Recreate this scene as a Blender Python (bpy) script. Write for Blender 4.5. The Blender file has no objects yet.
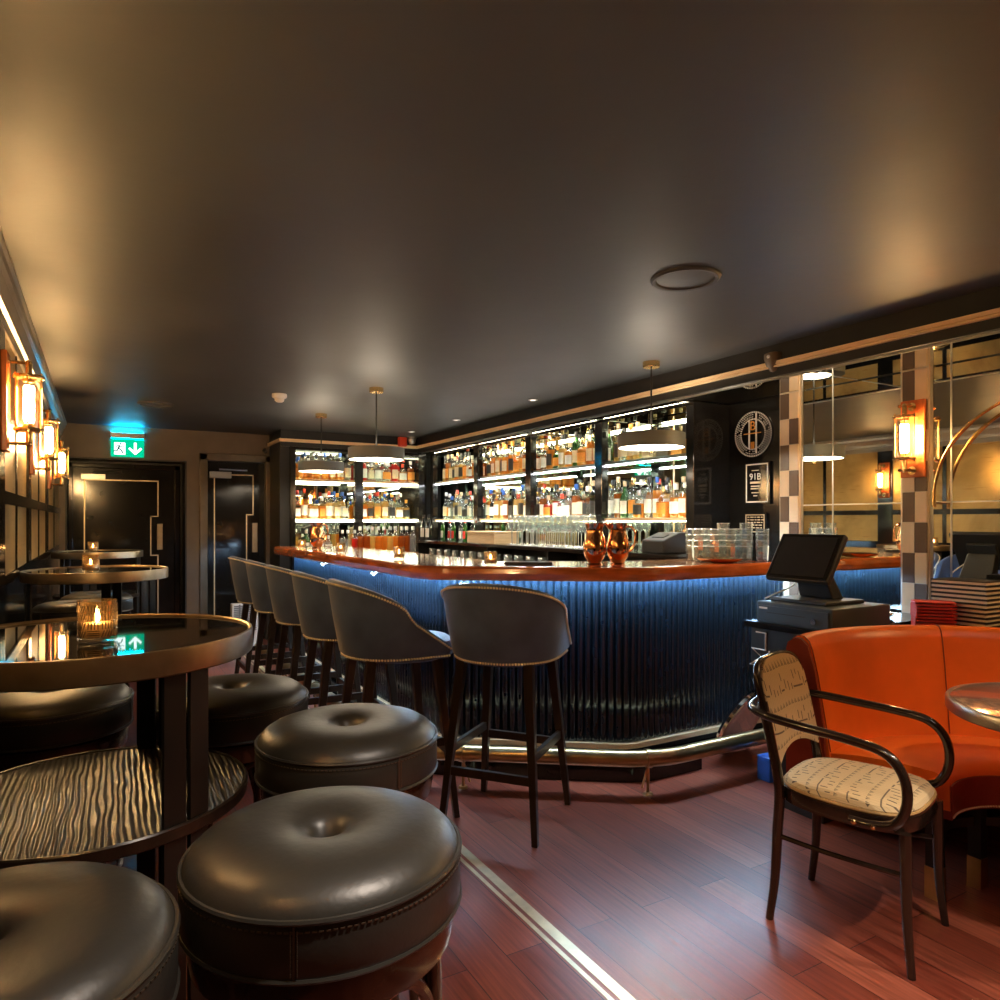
import bpy, math, random
from mathutils import Vector, Matrix
random.seed(7)
PI = math.pi
SC = bpy.context.scene
COL = SC.collection
def R(d): return math.radians(d)

# ------------------------------------------------------------------ materials
def newmat(name):
    m = bpy.data.materials.new(name); m.use_nodes = True
    nt = m.node_tree
    for n in list(nt.nodes): nt.nodes.remove(n)
    out = nt.nodes.new('ShaderNodeOutputMaterial')
    return m, nt, out
def N(nt, t, **kw):
    n = nt.nodes.new(t)
    for k, v in kw.items():
        if k.startswith('i_'):
            key = k[2:].replace('_', ' ')
            n.inputs[key].default_value = v
        else: setattr(n, k, v)
    return n
def rgba(c): return (c[0], c[1], c[2], 1.0)
def pbr(name, col, rough=.5, metal=0., spec=.5, var=.12, scale=9., bump=0., bscale=80., coat=0., sheen=0., rvar=0., stretch=None):
    """principled with a soft procedural colour variation and optional bump"""
    m, nt, out = newmat(name)
    b = N(nt, 'ShaderNodeBsdfPrincipled')
    b.inputs['Roughness'].default_value = rough
    b.inputs['Metallic'].default_value = metal
    b.inputs['Specular IOR Level'].default_value = spec
    if coat: b.inputs['Coat Weight'].default_value = coat; b.inputs['Coat Roughness'].default_value = .08
    if sheen: b.inputs['Sheen Weight'].default_value = sheen; b.inputs['Sheen Roughness'].default_value = .4
    tc = N(nt, 'ShaderNodeTexCoord')
    src = tc.outputs['Object']
    if stretch:
        mp = N(nt, 'ShaderNodeMapping'); mp.inputs['Scale'].default_value = stretch
        nt.links.new(src, mp.inputs['Vector']); src = mp.outputs['Vector']
    no = N(nt, 'ShaderNodeTexNoise'); no.inputs['Scale'].default_value = scale; no.inputs['Detail'].default_value = 4
    nt.links.new(src, no.inputs['Vector'])
    rp = N(nt, 'ShaderNodeValToRGB')
    rp.color_ramp.elements[0].position = .3; rp.color_ramp.elements[1].position = .7
    rp.color_ramp.elements[0].color = rgba([x*(1-var) for x in col]); rp.color_ramp.elements[1].color = rgba([min(1, x*(1+var)) for x in col])
    nt.links.new(no.outputs['Fac'], rp.inputs['Fac']); nt.links.new(rp.outputs['Color'], b.inputs['Base Color'])
    if rvar:
        mr = N(nt, 'ShaderNodeMapRange'); mr.inputs['To Min'].default_value = max(.02, rough-rvar); mr.inputs['To Max'].default_value = rough+rvar
        nt.links.new(no.outputs['Fac'], mr.inputs['Value']); nt.links.new(mr.outputs['Result'], b.inputs['Roughness'])
    if bump:
        n2 = N(nt, 'ShaderNodeTexNoise'); n2.inputs['Scale'].default_value = bscale; n2.inputs['Detail'].default_value = 3
        nt.links.new(src, n2.inputs['Vector'])
        bp = N(nt, 'ShaderNodeBump'); bp.inputs['Strength'].default_value = bump; bp.inputs['Distance'].default_value = .01
        nt.links.new(n2.outputs['Fac'], bp.inputs['Height']); nt.links.new(bp.outputs['Normal'], b.inputs['Normal'])
    nt.links.new(b.outputs['BSDF'], out.inputs['Surface'])
    return m
def emit(name, col, strength):
    m, nt, out = newmat(name)
    e = N(nt, 'ShaderNodeEmission'); e.inputs['Color'].default_value = rgba(col); e.inputs['Strength'].default_value = strength
    nt.links.new(e.outputs['Emission'], out.inputs['Surface']); return m
def glass(name, tint, gloss=.12, diffuse=0., dcol=None, rough=.03):
    """thin clear or tinted glass: see-through + reflection (+ some translucency for the liquid)"""
    m, nt, out = newmat(name)
    t = N(nt, 'ShaderNodeBsdfTransparent'); t.inputs['Color'].default_value = rgba(tint)
    g = N(nt, 'ShaderNodeBsdfGlossy'); g.inputs['Roughness'].default_value = rough; g.inputs['Color'].default_value = (1, 1, 1, 1)
    base = t.outputs['BSDF']
    if diffuse:
        tr = N(nt, 'ShaderNodeBsdfTranslucent'); tr.inputs['Color'].default_value = rgba(dcol or tint)
        df = N(nt, 'ShaderNodeBsdfDiffuse'); df.inputs['Color'].default_value = rgba(dcol or tint)
        mm = N(nt, 'ShaderNodeMixShader'); mm.inputs['Fac'].default_value = .45
        nt.links.new(tr.outputs['BSDF'], mm.inputs[1]); nt.links.new(df.outputs['BSDF'], mm.inputs[2])
        m2 = N(nt, 'ShaderNodeMixShader'); m2.inputs['Fac'].default_value = diffuse
        nt.links.new(base, m2.inputs[1]); nt.links.new(mm.outputs['Shader'], m2.inputs[2]); base = m2.outputs['Shader']
    lw = N(nt, 'ShaderNodeLayerWeight'); lw.inputs['Blend'].default_value = .25
    mr = N(nt, 'ShaderNodeMapRange'); mr.inputs['To Min'].default_value = gloss*.5; mr.inputs['To Max'].default_value = min(1, gloss*5)
    nt.links.new(lw.outputs['Facing'], mr.inputs['Value'])
    mx = N(nt, 'ShaderNodeMixShader')
    nt.links.new(mr.outputs['Result'], mx.inputs['Fac']); nt.links.new(base, mx.inputs[1]); nt.links.new(g.outputs['BSDF'], mx.inputs[2])
    nt.links.new(mx.outputs['Shader'], out.inputs['Surface']); return m

def floor_mat():
    m, nt, out = newmat('red_hardwood_planks')
    b = N(nt, 'ShaderNodeBsdfPrincipled')
    tc = N(nt, 'ShaderNodeTexCoord')
    mp = N(nt, 'ShaderNodeMapping'); mp.inputs['Rotation'].default_value = (0, 0, R(90))
    nt.links.new(tc.outputs['Object'], mp.inputs['Vector'])
    br = N(nt, 'ShaderNodeTexBrick'); br.offset = .37
    br.inputs['Scale'].default_value = 1.; br.inputs['Brick Width'].default_value = 1.35; br.inputs['Row Height'].default_value = .135
    br.inputs['Mortar Size'].default_value = .0016; br.inputs['Mortar Smooth'].default_value = .1; br.inputs['Bias'].default_value = 0
    br.inputs['Color1'].default_value = (.17, .034, .018, 1); br.inputs['Color2'].default_value = (.34, .092, .050, 1); br.inputs['Mortar'].default_value = (.025, .006, .005, 1)
    nt.links.new(mp.outputs['Vector'], br.inputs['Vector'])
    st = N(nt, 'ShaderNodeMapping'); st.inputs['Scale'].default_value = (1.2, 26, 1)
    nt.links.new(mp.outputs['Vector'], st.inputs['Vector'])
    gr = N(nt, 'ShaderNodeTexNoise'); gr.inputs['Scale'].default_value = 2.6; gr.inputs['Detail'].default_value = 7; gr.inputs['Roughness'].default_value = .62
    nt.links.new(st.outputs['Vector'], gr.inputs['Vector'])
    mx = N(nt, 'ShaderNodeMix', data_type='RGBA', blend_type='MULTIPLY'); mx.inputs['Factor'].default_value = .8
    rp = N(nt, 'ShaderNodeValToRGB'); rp.color_ramp.elements[0].position = .32; rp.color_ramp.elements[1].position = .68
    rp.color_ramp.elements[0].color = (.42, .38, .36, 1); rp.color_ramp.elements[1].color = (1.25, 1.2, 1.2, 1)
    nt.links.new(gr.outputs['Fac'], rp.inputs['Fac'])
    nt.links.new(br.outputs['Color'], mx.inputs['A']); nt.links.new(rp.outputs['Color'], mx.inputs['B'])
    nt.links.new(mx.outputs['Result'], b.inputs['Base Color'])
    mr = N(nt, 'ShaderNodeMapRange'); mr.inputs['To Min'].default_value = .22; mr.inputs['To Max'].default_value = .42
    nt.links.new(gr.outputs['Fac'], mr.inputs['Value']); nt.links.new(mr.outputs['Result'], b.inputs['Roughness'])
    bp = N(nt, 'ShaderNodeBump'); bp.inputs['Strength'].default_value = .25; bp.inputs['Distance'].default_value = .004; bp.invert = True
    nt.links.new(br.outputs['Fac'], bp.inputs['Height']); nt.links.new(bp.outputs['Normal'], b.inputs['Normal'])
    nt.links.new(b.outputs['BSDF'], out.inputs['Surface']); return m
def grain_mat():
    """ebonised wood with a deep, wandering open grain"""
    m, nt, out = newmat('ebonised_open_grain_wood')
    b = N(nt, 'ShaderNodeBsdfPrincipled')
    tc = N(nt, 'ShaderNodeTexCoord')
    mp = N(nt, 'ShaderNodeMapping'); mp.inputs['Rotation'].default_value = (0, 0, R(8)); mp.inputs['Scale'].default_value = (1, .16, 1)
    nt.links.new(tc.outputs['Object'], mp.inputs['Vector'])
    w = N(nt, 'ShaderNodeTexWave'); w.wave_type = 'BANDS'; w.bands_direction = 'X'
    w.inputs['Scale'].default_value = 25; w.inputs['Distortion'].default_value = 5; w.inputs['Detail'].default_value = 2; w.inputs['Detail Scale'].default_value = 1.6
    nt.links.new(mp.outputs['Vector'], w.inputs['Vector'])
    rp = N(nt, 'ShaderNodeValToRGB'); rp.color_ramp.elements[0].position = .35; rp.color_ramp.elements[1].position = .62
    rp.color_ramp.elements[0].color = (.008, .006, .005, 1); rp.color_ramp.elements[1].color = (.050, .037, .026, 1)  # lighter bands also paint the highlights along the real grain
    nt.links.new(w.outputs['Fac'], rp.inputs['Fac']); nt.links.new(rp.outputs['Color'], b.inputs['Base Color'])
    n2 = N(nt, 'ShaderNodeTexNoise'); n2.inputs['Scale'].default_value = 220; nt.links.new(tc.outputs['Object'], n2.inputs['Vector'])
    ad = N(nt, 'ShaderNodeMath', operation='MULTIPLY_ADD'); ad.inputs[1].default_value = .25
    nt.links.new(n2.outputs['Fac'], ad.inputs[0]); nt.links.new(w.outputs['Fac'], ad.inputs[2])
    bp = N(nt, 'ShaderNodeBump'); bp.inputs['Strength'].default_value = .5; bp.inputs['Distance'].default_value = .003
    nt.links.new(ad.outputs['Value'], bp.inputs['Height']); nt.links.new(bp.outputs['Normal'], b.inputs['Normal'])
    b.inputs['Roughness'].default_value = .3
    nt.links.new(b.outputs['BSDF'], out.inputs['Surface']); return m
def gold_panel_mat():
    """gilded wall panel, worn and wiped, half glossy"""
    m, nt, out = newmat('gilded_wall_panel')
    b = N(nt, 'ShaderNodeBsdfPrincipled'); b.inputs['Metallic'].default_value = .55
    tc = N(nt, 'ShaderNodeTexCoord')
    n1 = N(nt, 'ShaderNodeTexNoise'); n1.inputs['Scale'].default_value = 2.3; n1.inputs['Detail'].default_value = 8; n1.inputs['Distortion'].default_value = 1.2
    nt.links.new(tc.outputs['Object'], n1.inputs['Vector'])
    rp = N(nt, 'ShaderNodeValToRGB'); rp.color_ramp.elements[0].position = .3; rp.color_ramp.elements[1].position = .72
    rp.color_ramp.elements[0].color = (.42, .25, .085, 1); rp.color_ramp.elements[1].color = (.72, .47, .17, 1)
    nt.links.new(n1.outputs['Fac'], rp.inputs['Fac'])
    mp = N(nt, 'ShaderNodeMapping'); mp.inputs['Scale'].default_value = (3, 3, 40); nt.links.new(tc.outputs['Object'], mp.inputs['Vector'])
    n2 = N(nt, 'ShaderNodeTexNoise'); n2.inputs['Scale'].default_value = 1.6; n2.inputs['Detail'].default_value = 4; nt.links.new(mp.outputs['Vector'], n2.inputs['Vector'])
    r2 = N(nt, 'ShaderNodeValToRGB'); r2.color_ramp.elements[0].position = .62; r2.color_ramp.elements[1].position = .7
    r2.color_ramp.elements[0].color = (1, 1, 1, 1); r2.color_ramp.elements[1].color = (.72, .62, .5, 1); nt.links.new(n2.outputs['Fac'], r2.inputs['Fac'])
    mx = N(nt, 'ShaderNodeMix', data_type='RGBA', blend_type='MULTIPLY'); mx.inputs['Factor'].default_value = .8
    nt.links.new(rp.outputs['Color'], mx.inputs['A']); nt.links.new(r2.outputs['Color'], mx.inputs['B']); nt.links.new(mx.outputs['Result'], b.inputs['Base Color'])
    mr = N(nt, 'ShaderNodeMapRange'); mr.inputs['To Min'].default_value = .25; mr.inputs['To Max'].default_value = .5
    nt.links.new(n1.outputs['Fac'], mr.inputs['Value']); nt.links.new(mr.outputs['Result'], b.inputs['Roughness'])
    nt.links.new(b.outputs['BSDF'], out.inputs['Surface']); return m
def fabric_mat():
    """beige woven fabric with rows of small brown geometric figures (object space x across, y along / z up)"""
    m, nt, out = newmat('beige_patterned_fabric')
    b = N(nt, 'ShaderNodeBsdfPrincipled'); b.inputs['Roughness'].default_value = .85
    tc = N(nt, 'ShaderNodeTexCoord')
    sp = N(nt, 'ShaderNodeSeparateXYZ'); nt.links.new(tc.outputs['Object'], sp.inputs['Vector'])
    def mth(op, a, bb=None, c=None):
        n = N(nt, 'ShaderNodeMath', operation=op)
        for i, v in enumerate((a, bb, c)):
            if v is None: continue
            if isinstance(v, (int, float)): n.inputs[i].default_value = v
            else: nt.links.new(v, n.inputs[i])
        return n.outputs['Value']
    u = sp.outputs['X']; v = mth('ADD', sp.outputs['Y'], sp.outputs['Z'])
    # rows of figures
    vr = mth('MULTIPLY', v, 1/.046); fr = mth('FRACT', vr); row = mth('FLOOR', vr)
    ur = mth('MULTIPLY', u, 1/.025); uf = mth('FRACT', ur); uc = mth('FLOOR', ur)
    par = mth('MODULO', mth('ABSOLUTE', row), 2.)
    # triangles on even rows
    ctr = mth('ABSOLUTE', mth('SUBTRACT', uf, .5))
    tri = mth('MULTIPLY', mth('LESS_THAN', ctr, mth('MULTIPLY', mth('SUBTRACT', .62, fr), .9)), mth('MULTIPLY', mth('GREATER_THAN', fr, .25), mth('LESS_THAN', fr, .62)))
    tri = mth('MULTIPLY', tri, mth('GREATER_THAN', ctr, .07)); tri = mth('MULTIPLY', tri, mth('SUBTRACT', 1., par))
    # short bars on odd rows
    wn = N(nt, 'ShaderNodeTexWhiteNoise', noise_dimensions='2D'); cb = N(nt, 'ShaderNodeCombineXYZ')
    nt.links.new(uc, cb.inputs['X']); nt.links.new(row, cb.inputs['Y']); nt.links.new(cb.outputs['Vector'], wn.inputs['Vector'])
    bar = mth('MULTIPLY', mth('LESS_THAN', mth('ABSOLUTE', mth('SUBTRACT', uf, .45)), .11), mth('LESS_THAN', mth('ABSOLUTE', mth('SUBTRACT', fr, wn.outputs['Value'])), .25))
    bar = mth('MULTIPLY', bar, par)
    cross = mth('MULTIPLY', mth('LESS_THAN', mth('ABSOLUTE', mth('SUBTRACT', fr, .12)), .05), mth('GREATER_THAN', wn.outputs['Value'], .45)); cross = mth('MULTIPLY', cross, par)
    mark = mth('MINIMUM', mth('ADD', mth('ADD', tri, bar), cross), 1.)
    line = mth('LESS_THAN', mth('FRACT', mth('MULTIPLY', u, 1/.0125)), .09)
    m1 = N(nt, 'ShaderNodeMix', data_type='RGBA'); m1.inputs['A'].default_value = (.70, .53, .29, 1); m1.inputs['B'].default_value = (.45, .32, .16, 1); nt.links.new(mth('MULTIPLY', line, .6), m1.inputs['Factor'])
    m2 = N(nt, 'ShaderNodeMix', data_type='RGBA'); m2.inputs['B'].default_value = (.075, .05, .045, 1); nt.links.new(m1.outputs['Result'], m2.inputs['A']); nt.links.new(mth('MULTIPLY', mark, .85), m2.inputs['Factor'])
    nt.links.new(m2.outputs['Result'], b.inputs['Base Color'])
    nt.links.new(b.outputs['BSDF'], out.inputs['Surface']); return m

MT = {}
MT['floor'] = floor_mat()
MT['grain'] = grain_mat()
MT['gold_panel'] = gold_panel_mat()
MT['fabric'] = fabric_mat()
MT['ceiling'] = pbr('charcoal_satin_paint', (.044, .046, .050), .5, var=.1, scale=3, bump=.06, bscale=14, rvar=.06, spec=.55)
MT['black_gloss'] = pbr('black_lacquer', (.012, .011, .010), .12, var=.3)
MT['black_satin'] = pbr('black_satin_paint', (.010, .009, .008), .42, var=.3)
MT['wall_brown'] = pbr('brown_wall_paint', (.14, .10, .065), .45, var=.1, scale=6, bump=.05)
MT['bronze_frame'] = pbr('bronze_door_frame', (.16, .125, .09), .3, metal=.7, var=.12)
MT['black_glass'] = pbr('black_table_glass', (.006, .006, .006), .025, var=.2, spec=.9)
MT['bronze'] = pbr('brushed_bronze', (.40, .31, .21), .33, metal=.9, var=.1, scale=30)
MT['brass'] = pbr('brass', (.80, .55, .24), .22, metal=1, var=.08)
MT['brass_trim'] = pbr('brass_trim_satin', (.95, .70, .42), .40, metal=.2, var=.05)
MT['aged_brass'] = pbr('aged_brass_tube', (.62, .44, .22), .30, metal=1, var=.15)
MT['chrome'] = pbr('chrome', (.74, .73, .70), .10, metal=1, var=.03)
MT['steel'] = pbr('brushed_steel', (.55, .55, .54), .28, metal=1, var=.06)
MT['copper'] = pbr('polished_copper', (.86, .44, .22), .09, metal=1, var=.08)
MT['mirror'] = pbr('silvered_mirror', (.80, .80, .72), .012, metal=1, var=.03, scale=3)
MT['mirror_green'] = pbr('green_tinted_mirror', (.62, .68, .58), .015, metal=1, var=.03)
MT['leather'] = pbr('black_leather', (.029, .027, .023), .40, var=.18, scale=5, bump=.06, bscale=60, spec=.6)
MT['velvet'] = pbr('blue_grey_velvet', (.066, .102, .205), .55, var=.22, scale=7, sheen=.35, bump=.05)
MT['dark_wood'] = pbr('dark_stained_wood', (.028, .017, .011), .28, var=.3, scale=6, stretch=(8, 8, 1))
MT['bent_wood'] = pbr('dark_bentwood', (.022, .012, .008), .16, var=.3, scale=6, coat=.5)
MT['stool_wood'] = pbr('walnut_bentwood', (.045, .020, .011), .22, var=.3, scale=7, coat=.4)
MT['mahogany'] = pbr('polished_mahogany', (.50, .115, .024), .14, var=.35, scale=3, stretch=(2, 2, 9), coat=.6)
MT['bar_inlay'] = pbr('polished_brown_bar_top', (.30, .16, .085), .12, var=.3, scale=5, coat=.6)
MT['flute'] = pbr('navy_gloss_reeding', (.009, .018, .030), .13, var=.2, coat=.5)
MT['orange_leather'] = pbr('orange_leather', (.86, .165, .016), .34, var=.12, scale=4, bump=.08, bscale=30, spec=.5)
MT['red_leather'] = pbr('oxblood_leather', (.20, .020, .008), .38, var=.15, scale=5, bump=.08)
MT['nail'] = pbr('copper_nail_heads', (1., .84, .68), .35, metal=.25, var=.1)
MT['cream_tile'] = pbr('cream_tile', (.80, .62, .40), .25, var=.04)
MT['brown_tile'] = pbr('brown_tile', (.13, .085, .06), .25, var=.08)
MT['tile_trim'] = pbr('tile_edge_trim', (.72, .60, .46), .3, metal=.4, var=.05)
MT['sconce_wood'] = pbr('orange_lacquered_wood', (.55, .13, .03), .25, var=.15, stretch=(8, 8, 1))
MT['pendant_grey'] = pbr('grey_green_pendant_shade', (.19, .215, .22), .45, var=.05)
MT['white_plastic'] = pbr('white_plastic', (.78, .74, .68), .4, var=.03)
MT['grey_plastic'] = pbr('grey_plastic', (.22, .21, .20), .4, var=.05)
MT['black_plastic'] = pbr('black_plastic', (.020, .020, .021), .4, var=.1)
MT['dark_metal'] = pbr('dark_blue_grey_metal', (.055, .075, .09), .38, metal=.2, var=.05)
MT['screen'] = pbr('dark_screen_glass', (.03, .03, .032), .05, var=.05, spec=.8)
MT['gold_line'] = pbr('pale_brass_inlay', (.84, .66, .44), .3, metal=.5, var=.06)
MT['floor_brass'] = pbr('floor_brass_inlay', (.72, .58, .36), .3, metal=.6, var=.12, scale=20)
MT['cornice'] = pbr('silver_cornice', (.42, .36, .29), .3, metal=.6, var=.06)
MT['red_plastic'] = pbr('red_plastic', (.75, .06, .02), .35, var=.05)
MT['blue_plastic'] = pbr('blue_plastic', (.02, .10, .42), .4, var=.06)
MT['red_paper'] = pbr('red_card', (.70, .045, .025), .5, var=.06)
MT['black_card'] = pbr('black_card', (.018, .017, .018), .45, var=.1)
MT['page'] = pbr('cream_pages', (.92, .80, .60), .7, var=.05)
MT['kraft'] = pbr('pale_wooden_box', (.58, .42, .24), .5, var=.1, stretch=(1, 1, 12))
MT['paper_white'] = pbr('white_print', (.85, .82, .76), .6, var=.02)
MT['orange_print'] = pbr('orange_print', (.85, .36, .05), .5, var=.05)
MT['copper_table'] = pbr('copper_table_top', (.62, .36, .24), .12, metal=.75, var=.12)
MT['sign_green'] = emit('exit_sign_green', (.0, .34, .17), .55)
MT['sign_white'] = emit('exit_sign_white', (.8, 1., .95), .7)
MT['sign_dark'] = pbr('exit_figure_green', (.0, .10, .06), .6, var=.02)
MT['sign_led'] = emit('exit_sign_led', (.0, .46, .9), 30)
MT['bulb'] = emit('sconce_bulb_glow', (1., .62, .26), 85)
MT['pendant_glow'] = emit('pendant_diffuser_glow', (1., .82, .60), 10)
MT['led_white'] = emit('cool_white_led', (.92, .96, 1.), 14)
MT['led_warm'] = emit('warm_white_led', (1., .92, .68), 11)
MT['led_blue'] = emit('blue_white_led', (.46, .72, 1.), 34)
MT['flame'] = emit('candle_flame', (1., .55, .18), 35)
MT['wax'] = pbr('candle_wax', (.85, .62, .36), .5, var=.05)
MT['spot_glow'] = emit('downlight_lens', (1., .86, .68), 1.3)
MT['tan_piping'] = pbr('tan_piping', (.50, .31, .11), .5, var=.05)
MT['lab_white'] = pbr('white_label', (.82, .80, .74), .6, var=.12, scale=120)
MT['lab_cream'] = pbr('cream_label', (.78, .66, .46), .6, var=.12, scale=120)
MT['lab_black'] = pbr('black_label', (.03, .03, .03), .5, var=.4, scale=120)
MT['lab_orange'] = pbr('orange_label', (.78, .30, .05), .6, var=.15, scale=120)
MT['lab_red'] = pbr('red_label', (.65, .04, .03), .6, var=.15, scale=120)
MT['lab_blue'] = pbr('blue_label', (.03, .10, .42), .6, var=.15, scale=120)
MT['clear'] = glass('clear_glass', (.93, .96, .94), .10)
MT['glassware'] = glass('glassware', (.93, .96, .95), .20, .05, (.95, .95, .93))
MT['glass_highlight'] = glass('glass_highlight', (.92, .95, .94), .5, .40, (1., 1., .98))  # whitened colour paints the highlights on glass edges and stems
MT['tube_glass'] = glass('sconce_tube_glass', (.97, .96, .92), .08)
MT['holder_glass'] = glass('smoky_cut_glass', (.93, .88, .78), .18, .03, (.9, .6, .3))
MT['shelf_glass'] = glass('shelf_glass', (.80, .90, .82), .12)
MT['amber'] = glass('amber_spirit', (.92, .46, .10), .08, .45, (.95, .42, .07))
MT['dark_amber'] = glass('dark_amber_spirit', (.55, .19, .05), .08, .45, (.62, .18, .03))
MT['gold_liq'] = glass('golden_spirit', (.97, .74, .34), .08, .4, (.98, .70, .26))
MT['clear_liq'] = glass('clear_spirit', (.93, .97, .97), .10, .12, (.9, .95, .95))
MT['green_liq'] = glass('green_bottle_glass', (.16, .46, .14), .10, .3, (.12, .36, .08))
MT['red_liq'] = glass('red_liqueur', (.75, .06, .04), .08, .5, (.8, .05, .03))
MT['black_liq'] = glass('very_dark_bottle_glass', (.06, .07, .06), .12, .3, (.02, .03, .02))

# ------------------------------------------------------------------ mesh builder
class MB:
    def __init__(s): s.v = []; s.f = []; s.m = []; s.s = []
    def add(s, vs, fs, mi=0, smooth=False):
        o = len(s.v); s.v += [tuple(v) for v in vs]
        for f in fs:
            s.f.append([i+o for i in f]); s.m.append(mi); s.s.append(smooth)
        return s
    def box(s, a, b, mi=0, M=None):
        x0, y0, z0 = a; x1, y1, z1 = b
        x0, x1 = min(x0, x1), max(x0, x1); y0, y1 = min(y0, y1), max(y0, y1); z0, z1 = min(z0, z1), max(z0, z1)
        vs = [(x0,y0,z0),(x1,y0,z0),(x1,y1,z0),(x0,y1,z0),(x0,y0,z1),(x1,y0,z1),(x1,y1,z1),(x0,y1,z1)]
        if M: vs = [tuple(M @ Vector(v)) for v in vs]
        return s.add(vs, [(0,3,2,1),(4,5,6,7),(0,1,5,4),(1,2,6,5),(2,3,7,6),(3,0,4,7)], mi)
    def cbox(s, c, size, mi=0, M=None):
        return s.box([c[i]-size[i]/2 for i in range(3)], [c[i]+size[i]/2 for i in range(3)], mi, M)
    def tube(s, pts, r, n=8, mi=0, closed=False, caps=True, flat=None):
        """tube along points; r a number or a list; flat=(a,b) gives an elliptical section"""
        pts = [Vector(p) for p in pts]; k = len(pts)
        rs = r if isinstance(r, (list, tuple)) else [r]*k
        rings = []; prev = None
        for i, p in enumerate(pts):
            if closed: t = pts[(i+1) % k]-pts[i-1]
            elif i == 0: t = pts[1]-pts[0]
            elif i == k-1: t = pts[-1]-pts[-2]
            else: t = pts[i+1]-pts[i-1]
            t.normalize()
            if prev is None:
                ref = Vector((0, 0, 1)) if abs(t.z) < .9 else Vector((1, 0, 0))
                a = t.cross(ref).normalized()
            else:
                a = (prev - t*prev.dot(t)).normalized()
            prev = a; bb = t.cross(a)
            fa, fb = flat if flat else (1, 1)
            rings.append([p + (a*math.cos(2*PI*j/n)*fa + bb*math.sin(2*PI*j/n)*fb)*rs[i] for j in range(n)])
        vs = [v for rg in rings for v in rg]; fs = []
        for i in range(k if closed else k-1):
            i2 = (i+1) % k
            for j in range(n):
                fs.append((i*n+j, i*n+(j+1) % n, i2*n+(j+1) % n, i2*n+j))
        s.add(vs, fs, mi, True)
        if caps and not closed:
            s.add(rings[0], [tuple(range(n-1, -1, -1))], mi); s.add(rings[-1], [tuple(range(n))], mi)
        return s
    def cyl(s, a, b, r, r2=None, n=16, mi=0): return s.tube([a, b], [r, r if r2 is None else r2], n, mi)
    def lathe(s, prof, n=32, c=(0, 0, 0), mi=0, smooth=True, M=None, mis=None):
        """prof: (r, z) list"""
        vs = []; fs = []; k = len(prof)
        for r, z in prof:
            for j in range(n):
                a = 2*PI*j/n
                v = Vector((r*math.cos(a), r*math.sin(a), z))
                if M: v = M @ v
                vs.append((v.x+c[0], v.y+c[1], v.z+c[2]))
        o = len(s.v); s.v += vs
        for i in range(k-1):
            for j in range(n):
                s.f.append([o+i*n+j, o+i*n+(j+1) % n, o+(i+1)*n+(j+1) % n, o+(i+1)*n+j])
                s.m.append(mis[i] if mis else mi); s.s.append(smooth)
        return s
    def disc(s, r, z, n=32, c=(0, 0, 0), mi=0, up=True, M=None):
        vs = []
        for j in range(n):
            a = 2*PI*j/n; v = Vector((r*math.cos(a), r*math.sin(a), z))
            if M: v = M @ v
            vs.append((v.x+c[0], v.y+c[1], v.z+c[2]))
        return s.add(vs, [tuple(range(n)) if up else tuple(range(n-1, -1, -1))], mi)
    def sweep(s, path, prof, mi=0, smooth=False, caps=True, closed_prof=True):
        """path: 2-D polyline; prof: (offset to the right of travel, z)"""
        nm = pnormals(path); k = len(prof); vs = []
        for p, q in zip(path, nm):
            for o, z in prof: vs.append((p[0]+q[0]*o, p[1]+q[1]*o, z))
        fs = []
        for i in range(len(path)-1):
            for j in range(k if closed_prof else k-1):
                j2 = (j+1) % k
                fs.append((i*k+j, i*k+j2, (i+1)*k+j2, (i+1)*k+j))
        if caps and closed_prof:
            fs.append(tuple(range(k-1, -1, -1))); e = (len(path)-1)*k; fs.append(tuple(range(e, e+k)))
        return s.add(vs, fs, mi, smooth)
    def prism(s, poly, z0, z1, mi=0):
        n = len(poly)
        vs = [(x, y, z0) for x, y in poly]+[(x, y, z1) for x, y in poly]
        fs = [tuple(range(n-1, -1, -1)), tuple(range(n, 2*n))]+[(i, (i+1) % n, n+(i+1) % n, n+i) for i in range(n)]
        return s.add(vs, fs, mi)
    def ball(s, c, r, n=8, mi=0, sq=(1, 1, 1)):
        k = max(3, n//2); vs = []; fs = []
        for i in range(k+1):
            t = PI*i/k
            for j in range(n):
                a = 2*PI*j/n; vs.append((c[0]+r*sq[0]*math.sin(t)*math.cos(a), c[1]+r*sq[1]*math.sin(t)*math.sin(a), c[2]+r*sq[2]*math.cos(t)))
        for i in range(k):
            for j in range(n): fs.append((i*n+j, (i+1)*n+j, (i+1)*n+(j+1) % n, i*n+(j+1) % n))
        return s.add(vs, fs, mi, True)
    def mesh(s, name, mats, off=(0, 0, 0)):
        me = bpy.data.meshes.new(name)
        me.from_pydata([(x-off[0], y-off[1], z-off[2]) for x, y, z in s.v], [], s.f)
        for m in (mats if isinstance(mats, (list, tuple)) else [mats]): me.materials.append(MT[m] if isinstance(m, str) else m)
        me.polygons.foreach_set('material_index', s.m); me.polygons.foreach_set('use_smooth', s.s)
        me.validate(); me.update()
        if any(s.s): me.set_sharp_from_angle(angle=R(38))
        return me
    def build(s, name, mats, parent=None, world=False, bevel=0, recalc=True):
        off = (0, 0, 0)
        if world:
            if parent is not None:
                off = parent.matrix_basis.translation if parent.parent is None else Vector(parent.matrix_basis.translation)+Vector(parent.parent.matrix_basis.translation)
        me = s.mesh(name, mats, off)
        o = bpy.data.objects.new(name, me); COL.objects.link(o)
        if parent is not None: o.parent = parent
        if bevel:
            b = o.modifiers.new('bevel', 'BEVEL'); b.width = bevel; b.segments = 2; b.limit_method = 'ANGLE'; b.angle_limit = R(40)
        return o
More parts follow.
